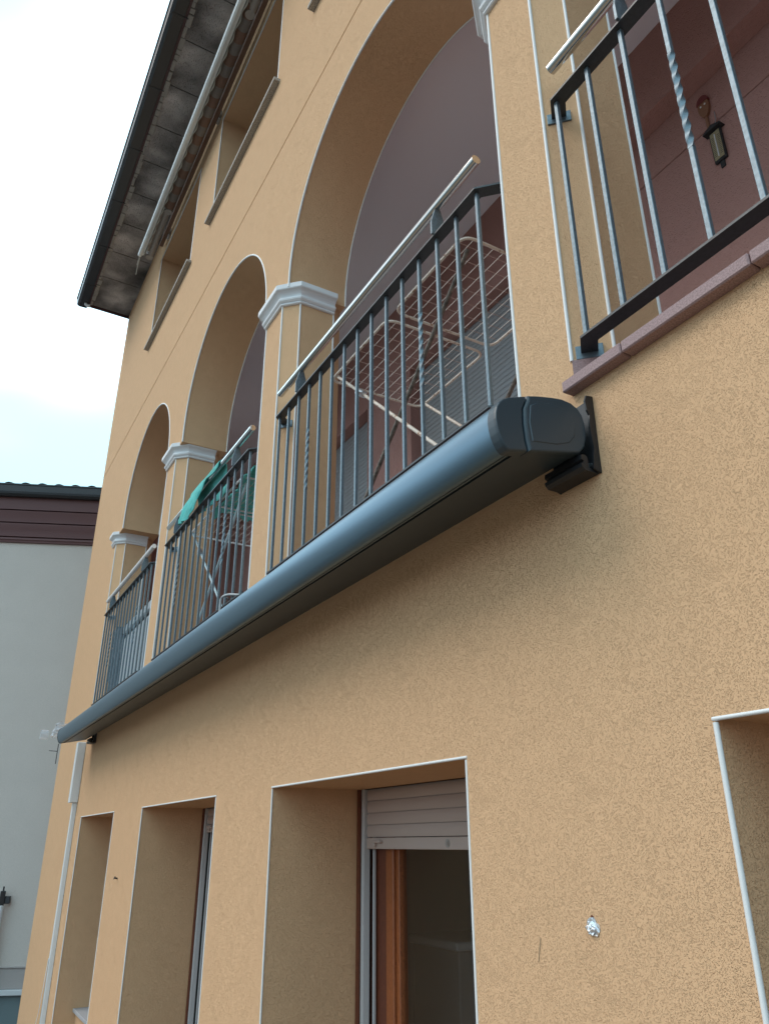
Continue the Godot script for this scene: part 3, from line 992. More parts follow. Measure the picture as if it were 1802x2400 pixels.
# ---------------------------------------------------------------- balcony railings
func build_railing(i: int) -> void:
	var xl: float = [-1.358, -3.878, -6.432, -9.02][i]
	var xr: float = [0.78, -1.815, -4.36, -6.94][i]
	var lab: String = ["charcoal iron balcony railing in front of the thermometer wall", "charcoal iron balcony railing in front of the cream rusty drying rack", "charcoal iron balcony railing with a turquoise towel on its handrail", "charcoal iron balcony railing in front of the grey storage cabinet"][i]
	var R := thing("balcony_railing", lab, "railing", Vector3((xl + xr) * 0.5, 3.19, 0), "balcony railings in the arches")
	var ox := (xl + xr) * 0.5
	var lx := xl - ox
	var rx := xr - ox
	# plan of a flat bar with 45 degree returns to the chamfered piers
	var ends: Array = [[-1.44, 0.86], [-3.985, -1.692], [-6.555, -4.27], [-9.135, -6.85]][i]
	var rl: float = (xl - ends[0] + 0.04) * 0.5
	var rr: float = (ends[1] - xr + 0.04) * 0.5
	for lev in [0.0, 1.015]:
		var t := MB.new()
		var zf := 0.04
		var zb := -0.012
		var k := (zf - zb) * 0.4142
		var y: float = lev
		var plan := PackedVector2Array([Vector2(lx, zf), Vector2(rx, zf), Vector2(rx + rr, zf - rr), Vector2(rx + rr - (zf - zb) * 0.707, zf - rr - (zf - zb) * 0.707), Vector2(rx - k, zb), Vector2(lx + k, zb), Vector2(lx - rl + (zf - zb) * 0.707, zf - rl - (zf - zb) * 0.707), Vector2(lx - rl, zf - rl)])
		t.extrude(plan, Vector3(0, y, 0), Vector3.RIGHT, Vector3.BACK, Vector3(0, 0.008, 0), 5.0)
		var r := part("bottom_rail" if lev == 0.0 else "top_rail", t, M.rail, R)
		for s in [-1.0, 1.0]:
			var pm := MB.new()
			var ret := rr if s > 0 else rl
			var c := Vector3((rx if s > 0 else lx) + s * (ret - 0.0185), y + 0.004, zf - ret - 0.0185)
			var out := Vector3(-s, 0, 1).normalized()
			pm.bbox(c + out * 0.003, Vector3(s, 0, 1).normalized() * 0.042, Vector3(0, 0.024, 0), out * 0.004, 0.001)
			part("mounting_plate", pm, M.iron, r)
	# balusters
	var sq := MB.new()
	sq.cbox(Vector3(-0.0075, 0.008, -0.0075), Vector3(0.0075, 1.015, 0.0075), 0.0014)
	var plain := sq.mesh()
	var twm := MB.new()
	twm.cbox(Vector3(-0.0075, 0.008, -0.0075), Vector3(0.0075, 0.345, 0.0075), 0.0014)
	twm.cbox(Vector3(-0.0075, 0.725, -0.0075), Vector3(0.0075, 1.015, 0.0075), 0.0014)
	var steps := 96
	var prev := PackedVector3Array()
	for s in steps + 1:
		var f := float(s) / steps
		var an := -f * TAU * 2.0
		var ring := PackedVector3Array()
		for q in 4:
			var ca := an + PI / 4 + q * PI / 2
			ring.append(Vector3(cos(ca) * 0.0108, lerpf(0.345, 0.725, f), sin(ca) * 0.0108))
		if s > 0:
			for q in 4:
				var q2 := (q + 1) % 4
				var mid := ((ring[q] + ring[q2]) * 0.5)
				var pm2 := ((prev[q] + prev[q2]) * 0.5)
				var n1 := Vector3(mid.x, 0, mid.z).normalized()
				var n0 := Vector3(pm2.x, 0, pm2.z).normalized()
				twm.squad(prev[q], prev[q2], ring[q2], ring[q], n0, n0, n1, n1)
		prev = ring
	var twist := twm.mesh()
	var b0 := lx + 0.004
	var b1 := rx - 0.016
	for k in 15:
		var bx := lerpf(b0, b1, k / 14.0)
		share("twisted_baluster" if k == 3 or k == 11 else "baluster", twist if k == 3 or k == 11 else plain, M.iron, R, Vector3(bx, 0, 0.014))
	# handrail on two tapered posts
	for k in [2, 12]:
		var bx := lerpf(b0, b1, k / 14.0) + (0.02 if k == 2 else 0.012)
		var p := MB.new()
		var pr := PackedVector2Array([Vector2(-0.028, 1.023), Vector2(0.034, 1.023), Vector2(0.034, 1.09), Vector2(0.012, 1.172), Vector2(-0.014, 1.172), Vector2(-0.028, 1.12)])
		p.extrude(pr, Vector3(bx - 0.005, 0, 0.016), Vector3.BACK, Vector3.UP, Vector3(0.010, 0, 0), 5.0)
		part("handrail_post", p, M.iron, R)
	var h := MB.new()
	var hy := 1.188
	var hp := PackedVector3Array()
	for k in 9: hp.append(Vector3(lerpf(lx - 0.0, rx + 0.0, k / 8.0), hy, 0.018))
	h.tube(hp, 0.0215, 24)
	part("handrail", h, M.steel if i != 3 else M.rackwhite, R)

# ---------------------------------------------------------------- main awning
func awn_profile() -> PackedVector2Array:
	return PackedVector2Array([Vector2(0.064, 2.811), Vector2(0.276, 2.765), Vector2(0.276, 2.780), Vector2(0.289, 2.778), Vector2(0.289, 2.7625), Vector2(0.299, 2.7602), Vector2(0.299, 2.768), Vector2(0.303, 2.768), Vector2(0.303, 2.7595), Vector2(0.314, 2.7572), Vector2(0.321, 2.759), Vector2(0.331, 2.768), Vector2(0.340, 2.783), Vector2(0.3475, 2.802), Vector2(0.352, 2.823), Vector2(0.3535, 2.843), Vector2(0.352, 2.862), Vector2(0.347, 2.881), Vector2(0.338, 2.897), Vector2(0.3235, 2.911), Vector2(0.30, 2.924), Vector2(0.25, 2.942), Vector2(0.20, 2.956), Vector2(0.15, 2.967), Vector2(0.109, 2.973), Vector2(0.075, 2.970), Vector2(0.050, 2.958), Vector2(0.037, 2.940), Vector2(0.030, 2.91), Vector2(0.031, 2.87), Vector2(0.042, 2.835)])

func outline() -> PackedVector2Array:
	var p := PackedVector2Array()
	for q in awn_profile():
		if q.x > 0.27 and q.x < 0.31 and q.y < 2.8: continue
		p.append(q)
	return p

func build_awning() -> void:
	var A := thing("cassette_awning", "long anthracite awning cassette fixed below the arched balconies", "awning", Vector3(-5.1, 2.75, 0))
	var o := Vector3(5.1, -2.75, 0)
	# housing behind the slot and the front bar that closes it
	var front := PackedVector2Array()
	var back := PackedVector2Array()
	for q in awn_profile():
		if q.x >= 0.2885 or (q.x >= 0.25 and q.y > 2.9): front.append(q)
	front.append(Vector2(0.252, 2.934)); front.append(Vector2(0.29, 2.80))
	for q in awn_profile():
		if q.x < 0.2885 and not (q.x >= 0.25 and q.y > 2.9): back.append(q)
	back.insert(3, Vector2(0.2885, 2.80)); back.insert(4, Vector2(0.2495, 2.9415))
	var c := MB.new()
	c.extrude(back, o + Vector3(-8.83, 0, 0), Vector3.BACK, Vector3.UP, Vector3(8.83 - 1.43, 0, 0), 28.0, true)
	part("housing", c, M.awncap, A)  # darker than the front bar: underside shade put into the housing colour
	var c2 := MB.new()
	c2.extrude(front, o + Vector3(-8.83, 0, 0), Vector3.BACK, Vector3.UP, Vector3(8.83 - 1.43, 0, 0), 28.0, true)
	part("front_bar", c2, M.awning, A)
	# roller front bar join: near-black strip along the inside of the slot
	var s := MB.new()
	s.box(o + Vector3(-8.82, 2.7795, 0.2765), o + Vector3(-1.46, 2.783, 0.2885))
	part("slot_dark_strip", s, M.slot, A)
	for side in 2:
		var x0: float = -1.4295 if side == 0 else -8.8305
		var dx: float = 1.0 if side == 0 else -1.0
		var cap := sub("end_cap", A)
		# rear shell and nose shell with a joint between
		var big: Array = Geometry2D.offset_polygon(outline(), 0.0022, Geometry2D.JOIN_ROUND)
		var cuts := [PackedVector2Array([Vector2(0, 2.6), Vector2(0.2505, 2.6), Vector2(0.2500, 2.77), Vector2(0.256, 2.80), Vector2(0.259, 2.85), Vector2(0.256, 2.90), Vector2(0.240, 2.935), Vector2(0.225, 3.1), Vector2(0, 3.1)]),
			PackedVector2Array([Vector2(0.5, 2.6), Vector2(0.5, 3.1), Vector2(0.2285, 3.1), Vector2(0.2435, 2.936), Vector2(0.2595, 2.901), Vector2(0.2625, 2.85), Vector2(0.2595, 2.799), Vector2(0.2535, 2.769), Vector2(0.254, 2.6)])]
		for k in 2:
			var piece: Array = Geometry2D.intersect_polygons(big[0], cuts[k])
			if piece.is_empty(): continue
			var poly: PackedVector2Array = piece[0]
			var m := MB.new()
			var len1 := 0.030 if k == 0 else 0.026
			m.extrude(poly, o + Vector3(x0, 0, 0), Vector3.BACK, Vector3.UP, Vector3(dx * len1, 0, 0), 30.0, false)
			# bevel towards the end face in three steps
			var cen := Vector2.ZERO
			for p in poly: cen += p
			cen /= poly.size()
			var ring := PackedVector3Array()
			for p in poly: ring.append(o + Vector3(x0 + dx * len1, p.y, p.x))
			for st in [[0.99, 0.004], [0.965, 0.008], [0.93, 0.0095]]:
				var nx := PackedVector3Array()
				for p in poly:
					var q := cen + (p - cen) * float(st[0])
					nx.append(o + Vector3(x0 + dx * (len1 + st[1]), q.y, q.x))
				m.loft(ring, nx)
				ring = nx
			var t := Geometry2D.triangulate_polygon(poly)
			for i in range(0, t.size(), 3): m.tri(ring[t[i]], ring[t[i + 1]], ring[t[i + 2]], Vector3(dx, 0, 0), Vector3(dx, 0, 0), Vector3(dx, 0, 0))
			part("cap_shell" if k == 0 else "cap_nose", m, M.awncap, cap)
		# raised rounded panel
		var pan := PackedVector2Array([Vector2(0.238, 2.80), Vector2(0.150, 2.813), Vector2(0.10, 2.832), Vector2(0.076, 2.86), Vector2(0.070, 2.895), Vector2(0.082, 2.925), Vector2(0.11, 2.943), Vector2(0.16, 2.944), Vector2(0.205, 2.936), Vector2(0.235, 2.916), Vector2(0.244, 2.86)])
		var pm := MB.new()
		var r0 := PackedVector3Array()
		var r1 := PackedVector3Array()
		var cc := Vector2(0.16, 2.88)
		for p in pan:
			r0.append(o + Vector3(x0 + dx * 0.0385, p.y, p.x))
			var q := cc + (p - cc) * 0.955
			r1.append(o + Vector3(x0 + dx * 0.0415, q.y, q.x))
		pm.loft(r0, r1)
		pm.fan(r1, Vector3(dx, 0, 0))
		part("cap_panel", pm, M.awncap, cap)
	# wall brackets
	for bx in [-1.376, -8.62]:
		var b := sub("wall_bracket", A)
		var m := MB.new()
		m.cbox(o + Vector3(bx - 0.165, 2.757, 0.001), o + Vector3(bx - 0.006, 3.0, 0.009), 0.002)
		# side flange with a shaped edge
		var fl := PackedVector2Array([Vector2(0.001, 2.757), Vector2(0.030, 2.765), Vector2(0.026, 2.80), Vector2(0.020, 2.83), Vector2(0.026, 2.90), Vector2(0.022, 2.94), Vector2(0.030, 2.955), Vector2(0.034, 2.985), Vector2(0.026, 3.004), Vector2(0.001, 3.008)])
		m.extrude(fl, o + Vector3(bx - 0.006, 0, 0), Vector3.BACK, Vector3.UP, Vector3(0.006, 0, 0), 5.0)
		m.extrude(fl, o + Vector3(bx - 0.171, 0, 0), Vector3.BACK, Vector3.UP, Vector3(0.006, 0, 0), 5.0)
		# lower jaw
		var jaw := PackedVector2Array([Vector2(0.009, 2.757), Vector2(0.055, 2.757), Vector2(0.066, 2.766), Vector2(0.068, 2.776), Vector2(0.060, 2.778), Vector2(0.058, 2.786), Vector2(0.066, 2.789), Vector2(0.064, 2.804), Vector2(0.050, 2.806), Vector2(0.042, 2.80), Vector2(0.040, 2.768), Vector2(0.009, 2.766)])
		m.extrude(jaw, o + Vector3(bx - 0.164, 0, 0), Vector3.BACK, Vector3.UP, Vector3(0.155, 0, 0), 10.0)
		part("bracket_plate", m, M.black, b)
		for q in [[-0.03, 2.79], [-0.14, 2.79]]:
			var sc := MB.new()
			sc.tube(PackedVector3Array([o + Vector3(bx + q[0], q[1], 0.009), o + Vector3(bx + q[0], q[1], 0.016)]), 0.008, 8)
			part("screw", sc, M.zinc, b)

# ---------------------------------------------------------------- upper awning under the eaves
func build_upper_awning() -> void:
	var A := thing("folding_awning", "folded striped awning with white front bar under the eaves", "awning", Vector3(-5.5, 9.3, 0))
	var o := Vector3(5.5, -9.3, 0)
	var x0 := -8.9
	var x1 := -1.9
	var f := MB.new()
	var fp := PackedVector2Array([Vector2(0.262, 9.275), Vector2(0.285, 9.262), Vector2(0.305, 9.27), Vector2(0.312, 9.29), Vector2(0.309, 9.33), Vector2(0.297, 9.345), Vector2(0.266, 9.345)])
	f.extrude(fp, o + Vector3(x0, 0, 0), Vector3.BACK, Vector3.UP, Vector3(x1 - x0, 0, 0), 40.0)
	part("front_bar", f, M.awnwhite, A)
	var f2 := MB.new()
	f2.cbox(o + Vector3(x0 + 0.02, 9.285, 0.238), o + Vector3(x1 - 0.02, 9.33, 0.2615), 0.004)
	part("front_bar_channel", f2, M.awnwhite, A)
	# scalloped valance
	var va := []
	var n := 320
	for i in n + 1:
		var t := float(i) / n
		var x := lerpf(x0 + 0.05, x1 - 0.05, t)
		var sc := 0.014 * absf(sin(t * PI * 34.0))
		var zz := 0.235 + 0.008 * sin(t * 214.0) - 0.006
		va.append(PackedVector3Array([o + Vector3(x, 9.315, 0.232), o + Vector3(x, 9.262 - sc, zz)]))
	var vm := MB.new()
	vm.grid(va, 0.003)
	part("valance", vm, M.valance, A)
	# striped roll: each cloth stripe a band of the roll
	var xx := -7.86
	var k := 0
	while xx < -4.98:
		var w := 0.142
		var r := MB.new()
		r.tube(PackedVector3Array([o + Vector3(xx, 9.345, 0.165), o + Vector3(xx + 0.02, 9.338, 0.165), o + Vector3(xx + w * 0.5, 9.334, 0.165), o + Vector3(xx + w - 0.02, 9.338, 0.165), o + Vector3(xx + w, 9.345, 0.165)]), 0.062, 18)
		part("fabric_stripe", r, M.stripe_a if k % 2 == 0 else M.stripe_b, A)
		xx += w
		k += 1
	# arm housings
	for q in [[-8.86, -7.9], [-4.95, -1.95]]:
		var h := MB.new()
		h.tube(PackedVector3Array([o + Vector3(q[0], 9.31, 0.155), o + Vector3(q[0] + 0.03, 9.31, 0.155), o + Vector3(q[1] - 0.03, 9.325, 0.17), o + Vector3(q[1], 9.325, 0.17)]), 0.042, 16)
		h.tube(PackedVector3Array([o + Vector3(q[0] + 0.1, 9.305, 0.215), o + Vector3(q[1] - 0.02, 9.315, 0.222)]), 0.022, 12)
		var ho := part("arm", h, M.awngrey, A)
		for e in [q[0], q[1]]:
			var j := MB.new()
			j.tube(PackedVector3Array([o + Vector3(e, 9.27, 0.16), o + Vector3(e, 9.36, 0.16)]), 0.05, 16)
			part("elbow", j, M.awngrey, ho)
	# square carrier bar on the wall
	var c := MB.new()
	c.cbox(o + Vector3(-8.7, 9.39, 0.03), o + Vector3(x1, 9.44, 0.08), 0.003)
	part("carrier_bar", c, M.stripe_a, A)
	for bx in [-8.5, -6.4, -4.2, -2.2]:
		var b := MB.new()
		b.cbox(o + Vector3(bx, 9.36, 0.001), o + Vector3(bx + 0.1, 9.5, 0.03), 0.003)
		part("wall_bracket", b, M.awngrey, A)
	# loose cords at the end
	for q in [[Vector3(-8.9, 9.3, 0.27), Vector3(-8.97, 9.25, 0.27), Vector3(-9.02, 9.17, 0.275), Vector3(-9.08, 9.09, 0.27)], [Vector3(-8.9, 9.3, 0.28), Vector3(-8.95, 9.24, 0.285), Vector3(-8.97, 9.17, 0.29)]]:
		var cd := MB.new()
		var pts := PackedVector3Array()
		for p in q: pts.append(o + p)
		cd.tube(pts, 0.004, 6)
		part("cord", cd, M.valance, A)

# ---------------------------------------------------------------- neighbouring grey house
func build_grey_house() -> void:
	# wall runs along U, faces NN
	var U := Vector3(0.388, 0, -0.92).normalized()
	var NN := Vector3(0.92, 0, 0.388).normalized()
	var P0 := Vector3(-13.62, 0, -0.33)
	var G := thing("grey_house", "grey rendered house with maroon cornice and dark roof gutter", "house", P0)
	var a := -16.0
	var b := 6.0
	var slab := func(called: String, u0: float, u1: float, y0: float, y1: float, n0: float, n1: float, m: Material, parent: Node, ch := 0.006) -> MeshInstance3D:
		var mb := MB.new()
		mb.bbox(U * ((u0 + u1) * 0.5) + Vector3(0, (y0 + y1) * 0.5, 0) + NN * ((n0 + n1) * 0.5), U * ((u1 - u0) * 0.5), Vector3(0, (y1 - y0) * 0.5, 0), NN * ((n1 - n0) * 0.5), ch)
		return part(called, mb, m, parent)
	slab.call("wall", a, b, 0.165, 6.69, -7.0, 0.0, M.greyhouse, G)
	slab.call("band", a, b, -0.105, 0.155, -7.0, 0.012, M.bandwall, G)
	slab.call("band", a, b, 0.155, 0.175, -0.1, 0.03, M.bandwall, G)
	slab.call("ledge", a, b, -0.172, -0.105, -0.5, 0.10, M.ledge, G)
	slab.call("base_wall", a, b, -1.2, -0.173, -7.0, 0.02, M.basewall, G)
	# moulded cornice
	var pr := PackedVector2Array([Vector2(-0.1, 6.66), Vector2(0.035, 6.66), Vector2(0.045, 6.69), Vector2(0.062, 6.705), Vector2(0.066, 6.735), Vector2(0.03, 6.737), Vector2(0.03, 6.755), Vector2(0.075, 6.757), Vector2(0.085, 6.80), Vector2(0.108, 6.88), Vector2(0.145, 6.945), Vector2(0.150, 6.975), Vector2(0.10, 6.978), Vector2(0.10, 6.998), Vector2(0.148, 7.0), Vector2(0.165, 7.08), Vector2(0.205, 7.16), Vector2(0.215, 7.19), Vector2(0.16, 7.193), Vector2(0.16, 7.213), Vector2(0.21, 7.215), Vector2(0.24, 7.40), Vector2(0.24, 7.44), Vector2(-0.1, 7.44)])
	var cm := MB.new()
	cm.extrude(pr, U * a, NN, Vector3.UP, U * (b - a), 24.0)
	part("cornice", cm, M.cornice, G)
	var gp := PackedVector2Array([Vector2(0.24, 7.60), Vector2(0.24, 7.43), Vector2(0.33, 7.42), Vector2(0.375, 7.45), Vector2(0.385, 7.485), Vector2(0.372, 7.495), Vector2(0.385, 7.60), Vector2(0.40, 7.61), Vector2(0.40, 7.63), Vector2(0.38, 7.63), Vector2(0.365, 7.50), Vector2(0.33, 7.435), Vector2(0.25, 7.445), Vector2(0.25, 7.60)])
	var gm := MB.new()
	gm.extrude(gp, U * a, NN, Vector3.UP, U * (b - a), 20.0)
	part("gutter", gm, M.gutter, G)
	# roof of barrel tiles: cover tiles as separate pieces near the eaves
	var R := sub("roof", G)
	var rise := 0.33
	var sl := (NN * -1.0 + Vector3(0, rise, 0)).normalized()
	var up := U.cross(sl).normalized()
	if up.y < 0: up = -up
	var base := MB.new()
	var e0 := NN * 0.33 + Vector3(0, 7.60, 0)
	base.quad(e0 + U * a, e0 + U * b, e0 + U * b + sl * 4.2, e0 + U * a + sl * 4.2, up)
	part("tile_bed", base, M.tile, R)
	var arc := PackedVector2Array()
	for k in 9:
		var t := PI * k / 8.0
		arc.append(Vector2(cos(t) * 0.098, sin(t) * 0.075))
	for k in 9:
		var t := PI - PI * k / 8.0
		arc.append(Vector2(cos(t) * 0.084, sin(t) * 0.062))
	var tm := MB.new()
	tm.extrude(arc, Vector3.ZERO, U, up, sl * 0.42, 50.0)
	var tmesh := tm.mesh()
	var pitch := 0.282
	var u := -12.0
	while u < 4.0:
		for row in 2:
			share("roof_tile", tmesh, M.tile, R, e0 + U * (u + 0.1) + sl * (row * 0.37 - 0.05) + up * (0.0 + row * 0.012))
		u += pitch
	# white drain pipe with dark bracket at the left
	var D := thing("drain_pipe", "white vertical drain pipe with dark cap bracket on grey house", "pipe", P0 + U * -0.45 + Vector3(0, -1.2, 0))
	var dp := MB.new()
	dp.tube(PackedVector3Array([NN * 0.10 + Vector3(0, 0, 0), NN * 0.10 + Vector3(0, 2.17, 0)]), 0.045, 14)
	part("pipe", dp, M.white, D)
	var db := MB.new()
	db.cbox(NN * 0.10 + Vector3(-0.035, 2.16, -0.035), NN * 0.10 + Vector3(0.035, 2.36, 0.035), 0.006)
	db.bbox(NN * 0.07 + U * 0.06 + Vector3(0, 2.24, 0), U * 0.05, Vector3(0, 0.05, 0), NN * 0.03, 0.006)
	db.tube(PackedVector3Array([NN * 0.1 + Vector3(0, 2.34, 0), NN * 0.1 + Vector3(0, 2.42, 0)]), 0.012, 8)
	part("bracket", db, M.gutter, D)
	var W := thing("garden_gate", "white painted metal gate frame beside the grey house drain pipe", "gate", P0 + U * -1.05 + NN * 0.06 + Vector3(0, -1.2, 0))
	for q in [[-0.55, 0.5, 2.02, 2.08], [-0.55, 0.5, 1.60, 1.64]]:
		var mb := MB.new()
		mb.bbox(U * ((q[0] + q[1]) * 0.5) + Vector3(0, (q[2] + q[3]) * 0.5, 0), U * ((q[1] - q[0]) * 0.5), Vector3(0, (q[3] - q[2]) * 0.5, 0), NN * 0.02, 0.004)
		part("gate_rail", mb, M.white, W)
	for q in [-0.5, -0.25, 0.0, 0.25, 0.46]:
		var mb := MB.new()
		mb.bbox(U * q + Vector3(0, 1.0, 0), U * 0.015, Vector3(0, 1.0, 0), NN * 0.012, 0.003)
		part("gate_bar", mb, M.white, W)

# ---------------------------------------------------------------- drying racks and towels
func bend(pts: Array, r := 0.05, n := 6) -> PackedVector3Array:
	# rounds the inner corners of a polyline
	var o := PackedVector3Array([pts[0]])
	for i in range(1, pts.size() - 1):
		var p: Vector3 = pts[i]
		var a: Vector3 = p + (pts[i - 1] - p).normalized() * r
		var b: Vector3 = p + (pts[i + 1] - p).normalized() * r
		for k in n + 1:
			var t := float(k) / n
			o.append(a.lerp(p, t).lerp(p.lerp(b, t), t))
	o.append(pts[pts.size() - 1])
	return o

func build_rack(label: String, at: Vector3, frame: Material, legm: Material, legm2: Material) -> Node3D:
	var R := thing("drying_rack", label, "drying rack", at, "drying racks on the loggia")
	var y := 1.13
	var za := -0.085
	var zb := -0.685
	# two hinged halves, origin below the hinge
	for h in [[-0.655, -0.01], [0.055, 0.655]]:
		var f := MB.new()
		var xa: float = h[0]
		var xb: float = h[1]
		var mid := (xa + xb) * 0.5
		f.tube(bend([Vector3(mid, y, za), Vector3(xb, y, za), Vector3(xb, y, zb), Vector3(xa, y, zb), Vector3(xa, y, za), Vector3(mid, y, za)], 0.06), 0.0072, 10)
		var fo := part("frame", f, frame, R)
		for k in 10:
			var z := lerpf(za, zb, (k + 1) / 11.0)
			var w := MB.new()
			w.tube(PackedVector3Array([Vector3(xa, y + 0.004, z), Vector3(xb, y + 0.004, z)]), 0.0016, 6)
			part("wire", w, M.wire, fo)
		for k in 7:
			var x := lerpf(xa, xb, (k + 0.7) / 7.4)
			var w := MB.new()
			w.tube(PackedVector3Array([Vector3(x, y + 0.009, za - 0.02), Vector3(x, y + 0.009, zb + 0.02)]), 0.0013, 6)
			part("cross_wire", w, M.rustwire, fo)
	# legs crossing as an X: one U frame each way
	for q in [[-0.60, 1.13, 0.62, 0.0, legm], [0.62, 1.10, -0.60, 0.0, legm2]]:
		var s: float = 0.0 if q[0] < 0 else 0.028
		for z in [za - 0.015 - s, zb + 0.015 + s]:
			var l := MB.new()
			l.tube(PackedVector3Array([Vector3(q[0], q[1], z), Vector3(q[2], q[3], z)]), 0.0088 if q[0] < 0 else 0.0105, 12)
			part("leg", l, q[4], R)
		var br := MB.new()
		br.tube(PackedVector3Array([Vector3(q[2], 0.012, za - 0.015 - s), Vector3(q[2], 0.012, zb + 0.015 + s)]), 0.010, 10)
		part("foot_bar", br, q[4], R)
	# locking clamp on the front leg
	var cl := MB.new()
	cl.bbox(Vector3(-0.60, 1.13, za - 0.012) + Vector3(1.22, -1.13, 0) * 0.235, Vector3(0.031, -0.028, 0), Vector3(0.012, 0.013, 0), Vector3(0, 0, 0.017), 0.004)
	cl.tube(PackedVector3Array([Vector3(-0.60, 1.13, za + 0.0) + Vector3(1.22, -1.13, 0) * 0.26, Vector3(-0.60, 1.13, za + 0.02) + Vector3(1.22, -1.13, 0) * 0.26]), 0.010, 8)
	part("clamp", cl, M.film if false else M.zinc, R)
	return R

func cloth_noise(sd: int) -> FastNoiseLite:
	var f := FastNoiseLite.new()
	f.seed = sd
	f.frequency = 1.0
	f.fractal_octaves = 3
	return f

func build_racks() -> void:
	build_rack("cream clothes drying rack with rust spots and empty wires", Vector3(-2.71, 3.09, 0), M.rack, M.rack, M.oldtube)
	build_rack("white clothes drying rack with pale blue legs and turquoise towel", Vector3(-5.45, 3.09, 0), M.rackwhite, M.rackblue, M.rackblue)
	# towel over the handrail
	var f := cloth_noise(4)
	var g := []
	var nu := 44
	var nv := 40
	for i in nu + 1:
		var t := float(i) / nu
		var row := PackedVector3Array()
		for j in nv + 1:
			var s := float(j) / nv
			# s: 0 front hem, 0.55 top of tube, 1 back hem
			var x := lerpf(-5.68, -4.98, t) + 0.05 * (0.5 - s) * (0.5 - t)
			var p := Vector3.ZERO
			var r := 0.030
			var lobe := smoothstep(0.62, 0.25, t)
			var len_f := 0.02 + 0.25 * lobe + 0.015 * sin(t * 9.0)
			var len_b := 0.12 + 0.10 * t
			if s < 0.45:
				var k := s / 0.45
				var hang := 1.0 - k
				p = Vector3(x, 4.378 - len_f * hang, 0.018 + r + 0.05 * lobe * sin(hang * PI * 0.7) + 0.012 * hang * lobe)
			elif s < 0.6:
				var an := (s - 0.45) / 0.15 * PI
				p = Vector3(x, 4.378 + sin(an) * (r + 0.025 * lobe), 0.018 + cos(an) * r)
			else:
				var k := (s - 0.6) / 0.4
				p = Vector3(x, 4.378 - len_b * k, 0.018 - r - 0.03 * k)
			var fold := f.get_noise_2d(x * 7.0, s * 1.3) * 0.075 + f.get_noise_2d(x * 26.0 + 7.0, s * 5.0) * 0.010
			var wgt := maxf(0.0, absf(s - 0.52) - 0.08) * 2.0 * (1.0 if s > 0.52 else lobe)
			p.z += fold * wgt * (1.0 if s < 0.52 else 0.4)
			p.y += f.get_noise_2d(x * 14.0 + 3.0, s * 6.0) * 0.02 * wgt
			row.append(p)
		g.append(row)
	var m := MB.new()
	m.grid(g, 0.006)
	var T := thing("towel", "turquoise towel slung over the steel handrail", "towel", Vector3(-5.3, 4.2, 0.05))
	var tm := part("cloth", m, M.towel, T)
	tm.position = -T.position
	# towel spread over the rack wires
	var g2 := []
	for i in 50:
		var t := i / 49.0
		var row := PackedVector3Array()
		for j in 40:
			var s := j / 39.0
			var x := lerpf(-5.50, -4.72, t) + 0.03 * sin(s * 7.0)
			var z := lerpf(-0.10, -0.58, s) + 0.02 * sin(t * 8.0)
			var y := 4.255 + 0.03 * f.get_noise_2d(x * 5.0, z * 8.0) + 0.016 * f.get_noise_2d(x * 16.0, z * 20.0)
			y += 0.055 * maxf(0.0, f.get_noise_2d(x * 3.0 + 4.0, z * 14.0) + 0.15) * t
			if s < 0.12: y -= (0.12 - s) * 0.5
			if t < 0.12: y -= (0.12 - t) * 0.35
			row.append(Vector3(x, maxf(y, 4.226 if s > 0.12 and t > 0.12 else 4.15), z))
		g2.append(row)
	var m2 := MB.new()
	m2.grid(g2, 0.007)
	var T2 := thing("towel", "turquoise towel spread over the white drying rack", "towel", Vector3(-5.1, 4.22, -0.3))
	var t2 := part("cloth", m2, M.towel, T2)
	t2.position = -T2.position

